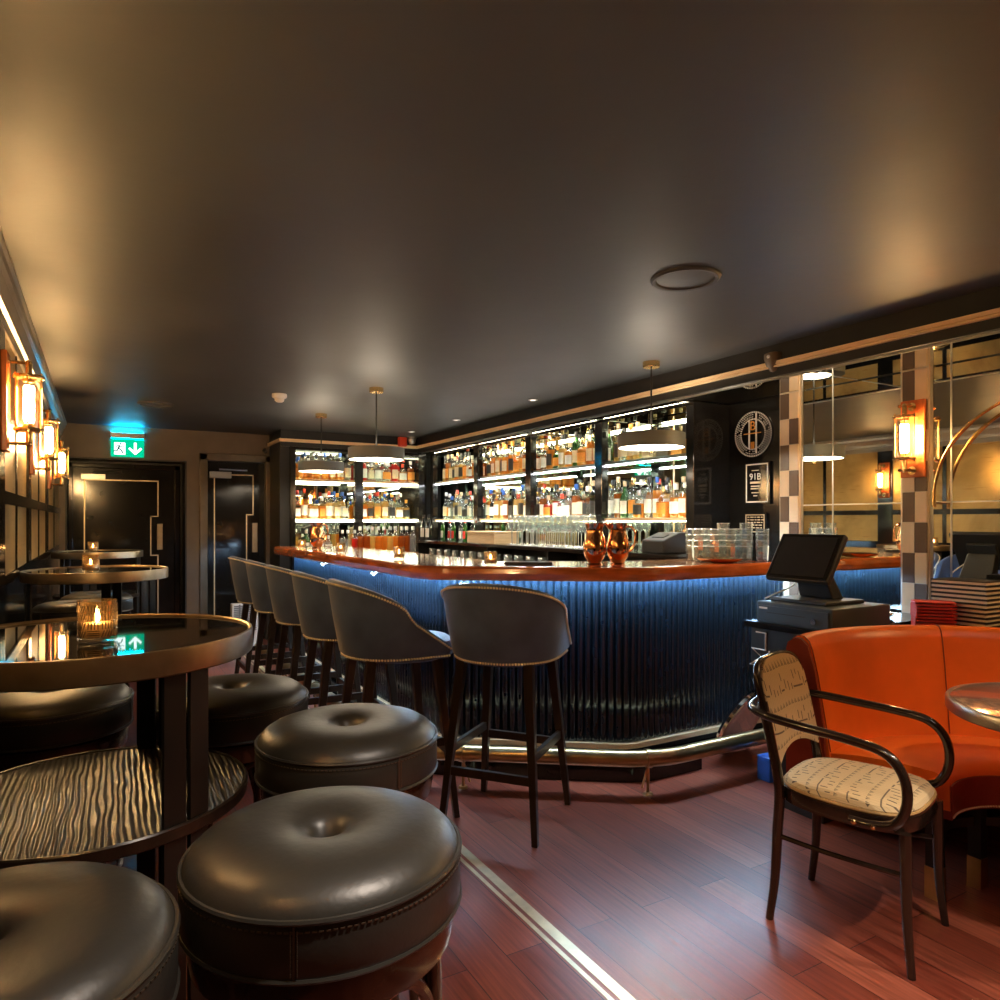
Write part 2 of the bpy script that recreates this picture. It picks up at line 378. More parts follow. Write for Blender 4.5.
def pnormals(path):
    k = len(path); out = []
    for i in range(k):
        a = path[max(0, i-1)]; b = path[min(k-1, i+1)]
        p = path[i]
        def nn(u, v):
            dx, dy = v[0]-u[0], v[1]-u[1]; L = math.hypot(dx, dy) or 1; return (dy/L, -dx/L)
        if i == 0: n = nn(p, b)
        elif i == k-1: n = nn(a, p)
        else:
            n1, n2 = nn(a, p), nn(p, b); x, y = n1[0]+n2[0], n1[1]+n2[1]; L = math.hypot(x, y) or 1
            x, y = x/L, y/L; c = max(.4, x*n1[0]+y*n1[1]); n = (x/c, y/c)
        out.append(n)
    return out
def offset(path, d): return [(p[0]+n[0]*d, p[1]+n[1]*d) for p, n in zip(path, pnormals(path))]
def fillet(pts, rad, n=8):
    out = [pts[0]]
    for i in range(1, len(pts)-1):
        p, a, b = Vector(pts[i]), Vector(pts[i-1]), Vector(pts[i+1]); r = rad[i-1]
        u, v = (a-p).normalized(), (b-p).normalized()
        ang = math.acos(max(-1, min(1, u.dot(v)))); t = r/math.tan(ang/2)
        p0, p1 = p+u*t, p+v*t
        c = p+(u+v).normalized()*(r/math.sin(ang/2))
        a0 = math.atan2(p0.y-c.y, p0.x-c.x); a1 = math.atan2(p1.y-c.y, p1.x-c.x); da = (a1-a0+PI) % (2*PI)-PI
        out += [(c.x+r*math.cos(a0+da*j/n), c.y+r*math.sin(a0+da*j/n)) for j in range(n+1)]
    return out+[pts[-1]]
def resample(path, step):
    out = [path[0]]; acc = 0
    L = [0]
    for a, b in zip(path, path[1:]): L.append(L[-1]+math.dist(a, b))
    n = max(1, round(L[-1]/step)); i = 0
    res = []
    for k in range(n+1):
        d = L[-1]*k/n
        while i < len(path)-2 and L[i+1] < d: i += 1
        t = (d-L[i])/((L[i+1]-L[i]) or 1); res.append((path[i][0]+(path[i+1][0]-path[i][0])*t, path[i][1]+(path[i+1][1]-path[i][1])*t))
    return res
def spline(pts, n=6, closed=False):
    """Catmull-Rom through 3-D points"""
    P = [Vector(p) for p in pts]; k = len(P); out = []
    for i in range(k if closed else k-1):
        p1, p2 = P[i], P[(i+1) % k]
        p0 = P[i-1] if (closed or i > 0) else p1*2-p2
        p3 = P[(i+2) % k] if (closed or i < k-2) else p2*2-p1
        for j in range(n):
            t = j/n
            out.append(.5*((2*p1)+(p2-p0)*t+(2*p0-5*p1+4*p2-p3)*t*t+(3*p1-p0-3*p2+p3)*t**3))
    if not closed: out.append(P[-1])
    return out
def tag(o, label=None, cat=None, group=None, kind=None):
    if label: o['label'] = label
    if cat: o['category'] = cat
    if group: o['group'] = group
    if kind: o['kind'] = kind
    return o
def thing(name, label, cat, loc=(0, 0, 0), rz=0, group=None):
    o = bpy.data.objects.new(name, None); COL.objects.link(o); o.empty_display_size = .1
    o.location = loc; o.rotation_euler = (0, 0, rz); return tag(o, label, cat, group)
def struct(mb, name, mats, parent=None, label=None, cat=None, bevel=0):
    o = mb.build(name, mats, parent, bevel=bevel)
    if parent is None: o['kind'] = 'structure'
    if label: o['label'] = label
    if cat and parent is None: o['category'] = cat
    return o
KIDS = {}
def dup(root, loc, rz=0, label=None, group=None, scale=None):
    def cp(o, par):
        c = o.copy(); COL.objects.link(c)
        if par is not None: c.parent = par
        for ch in [x for x in o.children]: cp(ch, c)
        return c
    r = cp(root, None); r.location = loc; r.rotation_euler = (0, 0, rz)
    if scale: r.scale = scale
    if label: r['label'] = label
    if group: r['group'] = group
    return r
def text(name, s, size, mat, parent, M, depth=.001):
    cu = bpy.data.curves.new(name, 'FONT'); cu.body = s; cu.size = size; cu.extrude = depth; cu.align_x = 'CENTER'; cu.align_y = 'CENTER'; cu.resolution_u = 3
    t = bpy.data.objects.new(name, cu); COL.objects.link(t)
    dg = bpy.context.evaluated_depsgraph_get()
    me = bpy.data.meshes.new_from_object(t.evaluated_get(dg))
    COL.objects.unlink(t); bpy.data.objects.remove(t)
    me.transform(M); me.materials.clear(); me.materials.append(MT[mat])
    o = bpy.data.objects.new(name, me); COL.objects.link(o); o.parent = parent
    return o
ORD = 'zeroth first second third fourth fifth sixth seventh eighth ninth tenth eleventh twelfth thirteenth fourteenth fifteenth sixteenth seventeenth eighteenth nineteenth twentieth'.split()

# ------------------------------------------------------------------ main measures (metres, z up; y runs down the room)
H = 1.33                       # eye
CZ = 2.30                      # ceiling
XL, XR = -.36, 3.70            # side walls
YF, YN = 8.15, -2.0            # far and near walls
XB, ZB = 3.22, 2.125           # bulkhead edge and underside
YB = 7.58                      # bulkhead over the far back-bar
XS = 3.40                      # front plane of the long shelving
XP = 1.76                      # partition left of the far shelving

# ------------------------------------------------------------------ the room
struct(MB().box((XL-.1, YN-.1, -.08), (XR+.1, YF+.9, 0)), 'floor', 'floor', label='reddish hardwood plank floor of the bar', cat='floor')
struct(MB().box((XL-.1, YN-.1, CZ), (XR+.1, YF+.9, CZ+.08)), 'ceiling', 'ceiling', label='dark charcoal painted ceiling', cat='ceiling')
struct(MB().box((XL-.1, YN-.1, 0), (XL, YF+.9, CZ)), 'wall_left', 'black_gloss', label='left wall behind the round tables', cat='wall')
struct(MB().box((XR, YN-.1, 0), (XR+.1, YF+.9, CZ)), 'wall_right', 'black_gloss', label='right wall behind the bar and the orange booth', cat='wall')
struct(MB().box((XL, YN-.1, 0), (XR, YN, CZ)), 'wall_near', 'wall_brown', label='plain brown wall behind the viewer', cat='wall')
D1 = (-.30, .805, 1.97); D2 = (.935, 1.69, 2.06)
w = MB()
w.box((XL, YF, 0), (D1[0], YF+.14, CZ)); w.box((D1[0], YF, D1[2]), (D1[1], YF+.14, CZ)); w.box((D1[1], YF, 0), (D2[0], YF+.14, CZ))
w.box((D2[0], YF, D2[2]), (D2[1], YF+.14, CZ)); w.box((D2[1], YF, 0), (XR, YF+.14, CZ))
struct(w, 'wall_far', 'wall_brown', label='brown far wall with the two dark doors', cat='wall')
# partition and bulkheads round the back-bar
struct(MB().box((XP-.10, YB+.04, 0), (XP, YF, 2.13)), 'wall_partition', 'black_satin', label='dark partition left of the far bottle shelves', cat='wall')
b = MB(); b.box((XB, YN, ZB), (XR, YF, CZ)); b.box((XP-.10, YB, ZB), (XB, YF, CZ))
struct(b, 'trim_1', 'black_satin', label='black bulkhead running above the back bar and mirrors', cat='bulkhead')
bp_ = [(XP-.10, YF), (XP-.10, YB), (XB, YB), (XB, YN)]
t_ = MB().sweep(bp_, [(.0, 2.172), (.022, 2.172), (.022, 2.180), (.015, 2.183), (.022, 2.186), (.022, 2.204), (.0, 2.204)])
struct(t_, 'trim_2', 'brass_trim', label='brass strip running along the black bulkhead', cat='trim')
# left wall: wainscot rail, gilded panels, dark pilasters, cornice
struct(MB().box((XL, YN, 1.055), (XL+.012, YF, 1.10)), 'trim_3', 'black_gloss', label='black rail along the foot of the gilded left wall panels', cat='rail', bevel=.004)
struct(MB().box((XL, YN, 1.40), (XL+.022, YF, 1.455)), 'trim_4', 'black_gloss', label='black horizontal band across the gilded left wall panels', cat='rail')
struct(MB().sweep([(XL, YN), (XL, YF)], [(0, 2.12), (.02, 2.12), (.02, 2.17), (.035, 2.175), (.038, 2.20), (.050, 2.235), (.062, 2.25), (.066, 2.275), (.075, 2.28), (.075, 2.30), (0, 2.30)]),
       'trim_5', 'cornice', label='moulded metallic cornice on top of the left wall', cat='cornice')
YSC = [.75, 1.90, 3.44, 4.72, 6.25]
gp = MB(); edges = []
cuts = [YN] + [y for s in YSC for y in (s-.085, s+.085)] + [YF]
for i in range(0, len(cuts), 2):
    a, c = cuts[i], cuts[i+1]
    mid = (a+c)/2
    for u, v in ((a, mid-.02), (mid+.02, c)):
        gp.box((XL, u, 1.10), (XL+.008, v, 1.40)); gp.box((XL, u, 1.455), (XL+.008, v, 2.12))
    edges.append(mid)
struct(gp, 'trim_6', 'gold_panel', label='gilded panels covering the upper left wall', cat='wall panel')
pl = MB()
for s in YSC: pl.box((XL, s-.085, 1.10), (XL+.02, s+.085, 2.12))
for e in edges: pl.box((XL, e-.02, 1.10), (XL+.014, e+.02, 2.12))
struct(pl, 'trim_7', 'black_gloss', label='black pilasters between the gilded left wall panels', cat='pilaster')
# brass double inlay in the floor
for a, c, n in ((1.255, 1.292, 8), (1.225, 1.240, 9)):
    struct(MB().box((a, YN, -.002), (c, YF, .0012)), 'trim_%d' % n, 'floor_brass', label=('wide' if n == 8 else 'narrow')+' brass strip of the double inlay in the floor', cat='floor inlay')
# checkered columns on the right wall
def column(y0, y1, n, where):
    o = struct(MB().box((XR-.028, y0, 0), (XR, y1, ZB)), 'trim_%d' % n, 'tile_trim', label='checkered tile column '+where, cat='column')
    h = .158; wd = (y1-y0-.012)/2; k = 0; z = ZB-.012
    cr, br = MB(), MB()
    while z > .05:
        z0 = max(z-h, .02)
        for c in (0, 1):
            ya = y1-.006-c*wd; (br if (k+c) % 2 == 0 else cr).box((XR-.034, ya-wd+.0015, z0+.0015), (XR-.026, ya-.0015, z-.0015))
        z -= h; k += 1
    cr.build('cream_tiles', 'cream_tile', o); br.build('brown_tiles', 'brown_tile', o)
column(2.775, 2.918, 10, 'at the left end of the wall mirror')
column(2.015, 2.155, 11, 'behind the right wall lamp')
# mirrors
def mirror(name, label, y0, y1, zs, ys):
    t = thing(name, label, 'mirror', (XR-.006, y0, zs[0]))
    yy = [y0]+ys+[y1]
    MB().box((XR-.012, y0, zs[0]), (XR-.001, y1, zs[-1])).build('mirror_glass', 'mirror', t, True)
    g = MB()
    for z in zs[1:-1]: g.box((XR-.0145, y0, z-.004), (XR-.0118, y1, z+.004))
    for y in ys: g.box((XR-.0145, y-.004, zs[0]), (XR-.0118, y+.004, zs[-1]))
    for y in (y0, y1): g.box((XR-.016, y-.006, zs[0]), (XR-.0118, y+.006, zs[-1]))
    g.build('frame_strips', 'steel', t, True)
mirror('wall_mirror', 'tall mirror between the two checkered columns', 2.161, 2.769, [.86, 1.425, ZB-.002], [2.565])
mirror('wall_mirror', 'tall mirror right of the checkered column with the lamp', -1.2, 2.009, [.86, 1.425, ZB-.002], [1.915, 1.1, .3, -.5])
t = thing('soffit_mirror', 'long mirror on the underside of the black bulkhead', 'mirror', (XB+.03, YN+.2, ZB-.004))
MB().box((XB+.035, YN+.2, ZB-.008), (XR-.036, YB-.05, ZB-.001)).build('mirror_glass', 'mirror', t, True)
g = MB()
for y in (-.9, .2, 1.3, 2.4, 3.40, 4.36, 5.38, 6.4): g.box((XB+.035, y-.003, ZB-.010), (XR-.036, y+.003, ZB-.0075))
g.box((XB+.030, YN+.2, ZB-.012), (XB+.036, YB-.05, ZB)); g.build('seam_strips', 'steel', t, True)

# ------------------------------------------------------------------ doors
def outline_mb(pts, y, w=.012):
    m = MB()
    for (x0, z0), (x1, z1) in zip(pts, pts[1:]):
        m.box((min(x0, x1)-w/2, y-.004, min(z0, z1)-w/2), (max(x0, x1)+w/2, y, max(z0, z1)+w/2))
    return m
# recessed door
d = thing('door_1', 'black lacquered door in the deep recess under the exit sign', None, (.25, 8.46, 0)); d['kind'] = 'structure'
YD = 8.42
MB().box((D1[0]+.06, YD, 0), (D1[1]-.10, YD+.05, 1.88)).build('leaf', 'black_gloss', d, True)
j = MB()
for x0, x1 in ((D1[0], D1[0]+.015), (D1[1]-.015, D1[1])): j.box((x0, YF, 0), (x1, YD+.08, D1[2]))
j.box((D1[0], YF, D1[2]-.015), (D1[1], YD+.08, D1[2])); j.box((D1[0], YD+.052, 0), (D1[1], YD+.09, D1[2]))
j.build('reveal', 'black_satin', d, True)
f = MB(); f.box((D1[1]-.10, YD-.03, 0), (D1[1]-.045, YD+.05, 1.93)); f.box((D1[0]+.015, YD-.03, 1.88), (D1[1]-.045, YD+.05, 1.93)); f.box((D1[0]+.015, YD-.03, 0), (D1[0]+.06, YD+.05, 1.93))
f.build('door_frame', 'black_gloss', d, True, bevel=.008)
outline_mb([(-.14, .12), (-.14, 1.76), (.545, 1.76), (.545, 1.38), (.475, 1.38), (.475, .96), (.545, .96), (.545, .12), (-.14, .12)], YD).build('gold_outline', 'gold_line', d, True)
MB().box((-.17, YD-.05, 1.76), (.05, YD, 1.82)).build('door_closer', 'steel', d, True, bevel=.004)
MB().tube([(-.06, YD-.03, 1.835), (.20, YD-.05, 1.85)], .008).build('closer_arm', 'steel', d, True)
MB().box((.535, YD-.03, 1.02), (.59, YD, 1.30)).build('pull_plate', 'bronze', d, True, bevel=.004)
# second door
d = thing('door_2', 'black lacquered door with a gold outline in a bronze frame beside the bar', None, (1.3, 8.25, 0)); d['kind'] = 'structure'
YE = 8.19
f = MB(); f.box((D2[0]-.005, YF-.025, 0), (D2[0]+.075, YE+.05, D2[2])); f.box((D2[1]-.075, YF-.025, 0), (D2[1]+.005, YE+.05, D2[2])); f.box((D2[0]-.005, YF-.025, D2[2]-.075), (D2[1]+.005, YE+.05, D2[2]+.005))
f.build('door_frame', 'bronze_frame', d, True, bevel=.006)
MB().box((D2[0]+.076, YE, 0), (D2[1]-.076, YE+.04, D2[2]-.076)).build('leaf', 'black_gloss', d, True)
outline_mb([(1.085, .10), (1.085, 1.84), (1.49, 1.84), (1.49, 1.40), (1.42, 1.40), (1.42, .95), (1.42, .10), (1.085, .10)], YE).build('gold_outline', 'gold_line', d, True)
MB().box((1.035, YE-.05, 1.80), (1.255, YE, 1.87)).build('door_closer', 'steel', d, True, bevel=.004)
MB().tube([(1.13, YE-.03, 1.895), (1.42, YE-.05, 1.89)], .009).build('closer_arm', 'steel', d, True)
MB().box((1.475, YE-.03, .98), (1.535, YE, 1.31)).build('pull_plate', 'bronze', d, True, bevel=.004)
# louvred heater standing before the second door
hx, hy = 1.30, 7.62
t = thing('louvred_heater', 'small white louvred box on the floor before the second door', 'heater', (hx, hy, 0))
MB().box((hx-.13, hy-.05, .0), (hx+.13, hy+.05, .48)).build('casing', 'white_plastic', t, True, bevel=.008)
g = MB()
for k in range(14): g.box((hx-.11, hy-.056, .20+k*.019), (hx+.11, hy-.0495, .212+k*.019))
for x in (-.055, .02): g.box((hx+x-.008, hy-.06, .19), (hx+x+.008, hy-.0495, .47))
g.build('louvres', 'grey_plastic', t, True)

# exit sign
ex0, ex1, ez0, ez1 = .09, .40, 1.985, 2.235
t = thing('exit_sign', 'green lit exit sign with running figure and down arrow above the recessed door', 'exit sign', (.245, YF, ez0))
MB().box((ex0, YF-.055, ez1-.06), (ex1, YF, ez1)).build('housing', 'steel', t, True, bevel=.004)
MB().box((ex0+.004, YF-.032, ez0), (ex1-.004, YF-.022, ez1-.061)).build('green_panel', 'sign_green', t, True)
MB().box((ex0+.012, YF-.036, ez1-.066), (ex1-.012, YF-.018, ez1-.060)).build('lamp_strip', 'sign_led', t, True)
MB().box((ex0+.012, YF-.050, ez1-.001), (ex1-.012, YF-.005, ez1+.003)).build('top_lamp', 'sign_led', t, True)
MB().box((ex0+.035, YF-.036, ez0+.022), (ex0+.135, YF-.031, ez0+.145)).build('doorway_symbol', 'sign_white', t, True)
m = MB(); yy = YF-.039; q = lambda x, z: (ex0+x*1.15, yy, ez0+z)
m.tube([q(.062, .085), q(.075, .115)], .009, 6); m.ball(q(.080, .132), .010)
m.tube([q(.062, .085), q(.085, .070), q(.098, .036)], .007, 6); m.tube([q(.062, .085), q(.052, .058), q(.026, .058)], .007, 6)
m.tube([q(.075, .112), q(.096, .100), q(.108, .110)], .005, 6); m.tube([q(.073, .114), q(.052, .112), q(.044, .094)], .005, 6)
m.build('running_figure', 'sign_dark', t, True)
m = MB(); ax = ex0+.225
m.box((ax-.012, YF-.036, ez0+.05), (ax+.012, YF-.031, ez0+.15))
for sgn in (-1, 1):
    M = Matrix.Translation((ax+sgn*.026, YF-.0335, ez0+.063)) @ Matrix.Rotation(-sgn*R(45), 4, 'Y')
    m.cbox((0, 0, 0), (.085, .005, .022), M=M)
m.build('down_arrow', 'sign_white', t, True)
MB().lathe([(0, 1.962), (.045, 1.964), (.05, 1.972)], 20, (.36, YF+.05, 0)).build('recess_light', 'white_plastic', t, True)

# ------------------------------------------------------------------ ceiling fittings
def speaker(x, y, label):
    t = thing('ceiling_speaker', label, 'ceiling speaker', (x, y, CZ))
    MB().lathe([(.112, -.002), (.116, -.010), (.128, -.012), (.136, -.006), (.137, 0)], 40).build('rim', 'ceiling', t)
    m = MB().lathe([(.001, -.006), (.112, -.004)], 40); m.build('grille', 'ceiling', t)
speaker(2.03, 2.06, 'large round flush speaker in the ceiling near the orange booth')
speaker(.40, 6.45, 'round flush speaker in the ceiling before the exit sign')
t = thing('smoke_detector', 'white smoke detector on the ceiling left of the pendant lamps', 'smoke detector', (1.19, 5.48, CZ))
MB().lathe([(.055, 0), (.055, -.022), (.050, -.030), (.042, -.032)], 24).build('base', 'white_plastic', t)
MB().lathe([(.042, -.032), (.036, -.036), (.034, -.052), (.022, -.062), (0, -.064)], 24).build('sensor', 'white_plastic', t)
def downlight(x, y, label, spot=True):
    t = thing('downlight', label, 'downlight', (x, y, CZ), group='small recessed downlights')
    MB().lathe([(.026, 0), (.038, -.002), (.040, -.007), (.027, -.008)], 24).build('bezel', 'steel', t)
    MB().disc(.027, -.004, 20, up=False).build('lens', 'spot_glow', t)
    if spot:
        l = bpy.data.lights.new('downlight_beam', 'SPOT'); l.energy = SPOT_W; l.spot_size = R(95); l.spot_blend = .9; l.color = (1., .84, .70); l.shadow_soft_size = .03
        lo = bpy.data.objects.new('downlight_beam', l); COL.objects.link(lo); lo.parent = t; lo.location = (0, 0, -.02)
SPOT_W = 36
downlight(2.93, 7.06, 'recessed downlight in the ceiling nearest the far bar corner', False)
downlight(2.96, 6.02, 'recessed downlight in the ceiling second from the far bar corner')
downlight(3.00, 4.72, 'recessed downlight in the ceiling above the middle of the back bar')
downlight(.8, .55, 'added fill downlight, out of view in the ceiling above the near leather stools')  # added spot out of frame, fills the foreground with light
downlight(1.9, .15, 'added fill downlight, out of view in the ceiling before the armchair')  # another added fill spot, outside the view
downlight(2.75, .25, 'added fill downlight, out of view in the ceiling above the orange booth')  # unseen spot added to light the booth, armchair and floor
t = thing('motion_sensor', 'small cream motion sensor on the black bulkhead above the mirror', 'motion sensor', (XB-.001, 2.60, 2.205))
MB().lathe([(0, -.055), (.018, -.050), (.040, -.02), (.052, .02), (.052, .045), (.02, .055), (0, .056)], 20, M=Matrix.Diagonal((.8, 1, 1, 1))).build('body', 'wall_brown', t)
MB().ball((-.036, .0, .026), .012).build('lens', 'white_plastic', t)
t = thing('alarm_beacon', 'red alarm beacon on the bulkhead in the far bar corner', 'alarm', (3.02, YB-.03, 2.24))
MB().box((-.05, -.03, -.055), (.05, .03, .055)).build('housing', 'red_plastic', t, bevel=.012)
MB().disc(.03, -.0315, 16, M=Matrix.Rotation(R(90), 4, 'X')).build('grille', 'red_paper', t)
t = thing('camera_dome', 'grey dome camera beside the red alarm beacon', 'security camera', (3.13, YB-.05, CZ))
MB().lathe([(.052, 0), (.052, -.025), (.047, -.03)], 20).build('mount', 'grey_plastic', t)
MB().lathe([(.046, -.03), (.044, -.05), (.03, -.075), (0, -.085)], 20).build('dome', 'steel', t)
t = thing('camera_dome', 'little dark camera on the wall left of the far shelves', 'security camera', (1.60, YF-.03, 2.12))
MB().cyl((0, 0, 0), (0, -.07, -.02), .02, n=12).build('body', 'black_plastic', t)
MB().cyl((0, .03, .01), (0, 0, 0), .012, n=8).build('bracket', 'steel', t)

# ------------------------------------------------------------------ bar counter
BT = 1.095
top_path = fillet([(1.40, 6.66), (1.45, 3.38), (2.38, 2.70), (3.43, 2.70), (3.43, 3.20)], [.30, .40, .12], 10)
run_path = fillet([(1.40, 6.66), (1.45, 3.38), (2.38, 2.70), (XR-.03, 2.70)], [.30, .40], 10)
t = thing('bar_counter', 'long cornered bar counter with dark glossy reeded front', 'bar counter', (1.9, 3.3, 0))
fp = resample(offset(run_path, -.195), .0405/8)
nm = pnormals(fp); rows = [(.150, .0), (.158, .75), (.175, 1), (1.019, 1)]; vs = []; fs = []
for i, (p, q) in enumerate(zip(fp, nm)):
    a = math.sqrt(max(0., 1-(2*((i % 8)/8)-1)**2))*.018
    for z, k in rows: vs.append((p[0]+q[0]*a*k, p[1]+q[1]*a*k, z))
k = len(rows)
for i in range(len(fp)-1):
    for j_ in range(k-1): fs.append((i*k+j_, (i+1)*k+j_, (i+1)*k+j_+1, i*k+j_+1))
MB().add(vs, fs, 0, True).build('reeded_front', 'flute', t, True)
MB().sweep(run_path, [(-.195, .0), (-.195, 1.02), (-.50, 1.02), (-.50, 0)]).build('carcass', 'black_satin', t, True)
MB().sweep(fillet([(1.40, 6.66), (1.45, 3.38), (2.38, 2.70), (2.80, 2.70)], [.30, .40], 10), [(-.02, 0), (-.02, .085), (-.194, .085), (-.194, 0)]).build('plinth', 'black_gloss', t, True)
MB().box((2.805, 2.855, 0), (XR-.03, 2.893, .085)).build('plinth', 'black_gloss', t, True)
MB().sweep(run_path, [(-.165, .122), (-.165, .150), (-.194, .150), (-.194, .122)]).build('base_strip', 'brass_trim', t, True)
MB().sweep(run_path, [(-.128, 1.0135), (-.128, 1.0212), (-.155, 1.0212), (-.155, 1.0135)]).build('under_counter_light', 'led_blue', t, True)
rp = resample(run_path, 1.15)
for p, q in list(zip(rp, pnormals(rp)))[1:-2]:
    x, y = p[0]-q[0]*.17, p[1]-q[1]*.17
    m = MB(); m.cyl((x, y, .99), (x+q[0]*.03, y+q[1]*.03, .99), .012, n=10)
    m.tube(spline([(x+q[0]*.03, y+q[1]*.03, .99), (x+q[0]*.05, y+q[1]*.05, .975), (x+q[0]*.065, y+q[1]*.065, .985)], 4), .006, 6); m.ball((x+q[0]*.066, y+q[1]*.066, .988), .010)
    m.build('bag_hook', 'chrome', t, True)
t = thing('worktop', 'polished mahogany worktop with rounded nosing along the bar', 'worktop', (1.9, 3.3, 1.03))
MB().sweep(top_path, [(-.10, 1.022), (-.008, 1.022), (0, 1.032), (.004, 1.058), (.0, 1.082), (-.012, 1.093), (-.035, BT), (-.10, BT)], smooth=False).build('nosing', 'mahogany', t, True)
inner = [(2.02, 6.50), (2.02, 3.60), (2.62, 3.22), (3.30, 3.22)]
op = offset(fillet([(1.40, 6.66), (1.45, 3.38), (2.38, 2.70), (3.43, 2.70), (3.43, 3.20)], [.30, .40, .12], 10), -.101)
MB().prism(op+inner[::-1], 1.0222, BT-.001).build('counter_slab', 'bar_inlay', t, True)
# foot rail
t = thing('foot_rail', 'thick brass foot rail along the base of the bar', 'foot rail', (1.9, 2.9, 0))
ra = offset(fillet([(1.40, 6.66), (1.45, 3.38), (2.38, 2.70), (3.22, 2.70)], [.30, .40], 10), .135)
MB().tube([(x, y, .175) for x, y in ra], .040, 16).build('rail', 'aged_brass', t, True)
rr = resample(ra, .95)
for p, q in list(zip(rr, pnormals(rr)))[:-1]:
    x, y = p
    m = MB()
    m.tube([(x, y, .14), (x, y, .006)], .008, 8); m.tube([(x, y, .13), (x-q[0]*.07, y-q[1]*.07, .006)], .006, 8)
    m.lathe([(0, .012), (.02, .010), (.026, 0)], 14, (x, y, 0))
    m.build('rail_bracket', 'aged_brass', t, True)
    a = Vector((-q[1], q[0], 0))
    MB().tube([Vector((x, y, .175))-a*.012, Vector((x, y, .175))+a*.012], .046, 16).build('rail_collar', 'aged_brass', t, True)
# chrome disc resting on its edge beside the rail
n_ = Vector((.209, -.882, -.425)).normalized()
M = n_.to_track_quat('Z', 'Y').to_matrix().to_4x4(); M.translation = Vector((3.11, 2.72, .200))
t = thing('chrome_disc', 'tilted chrome disc standing on its edge behind the end of the foot rail', 'metal disc', (3.11, 2.72, 0))
m = MB().lathe([(0, .012), (.12, .010), (.165, .004), (.185, .010), (.205, .004), (.210, -.012), (.195, -.03), (.12, -.045), (0, -.05)], 48, M=M)
m.build('dish', 'chrome', t, True)
t = thing('blue_box', 'small blue box with a wire loop on the floor behind the armchair', 'box', (3.0, 2.44, 0))
MB().box((2.945, 2.40, 0), (3.055, 2.48, .125)).build('casing', 'blue_plastic', t, True, bevel=.005)
MB().tube(spline([(3.0, 2.44, .12), (2.99, 2.43, .17), (3.01, 2.44, .22), (3.0, 2.45, .27), (3.02, 2.44, .30)], 5), .005, 6).build('wire_loop', 'steel', t, True)

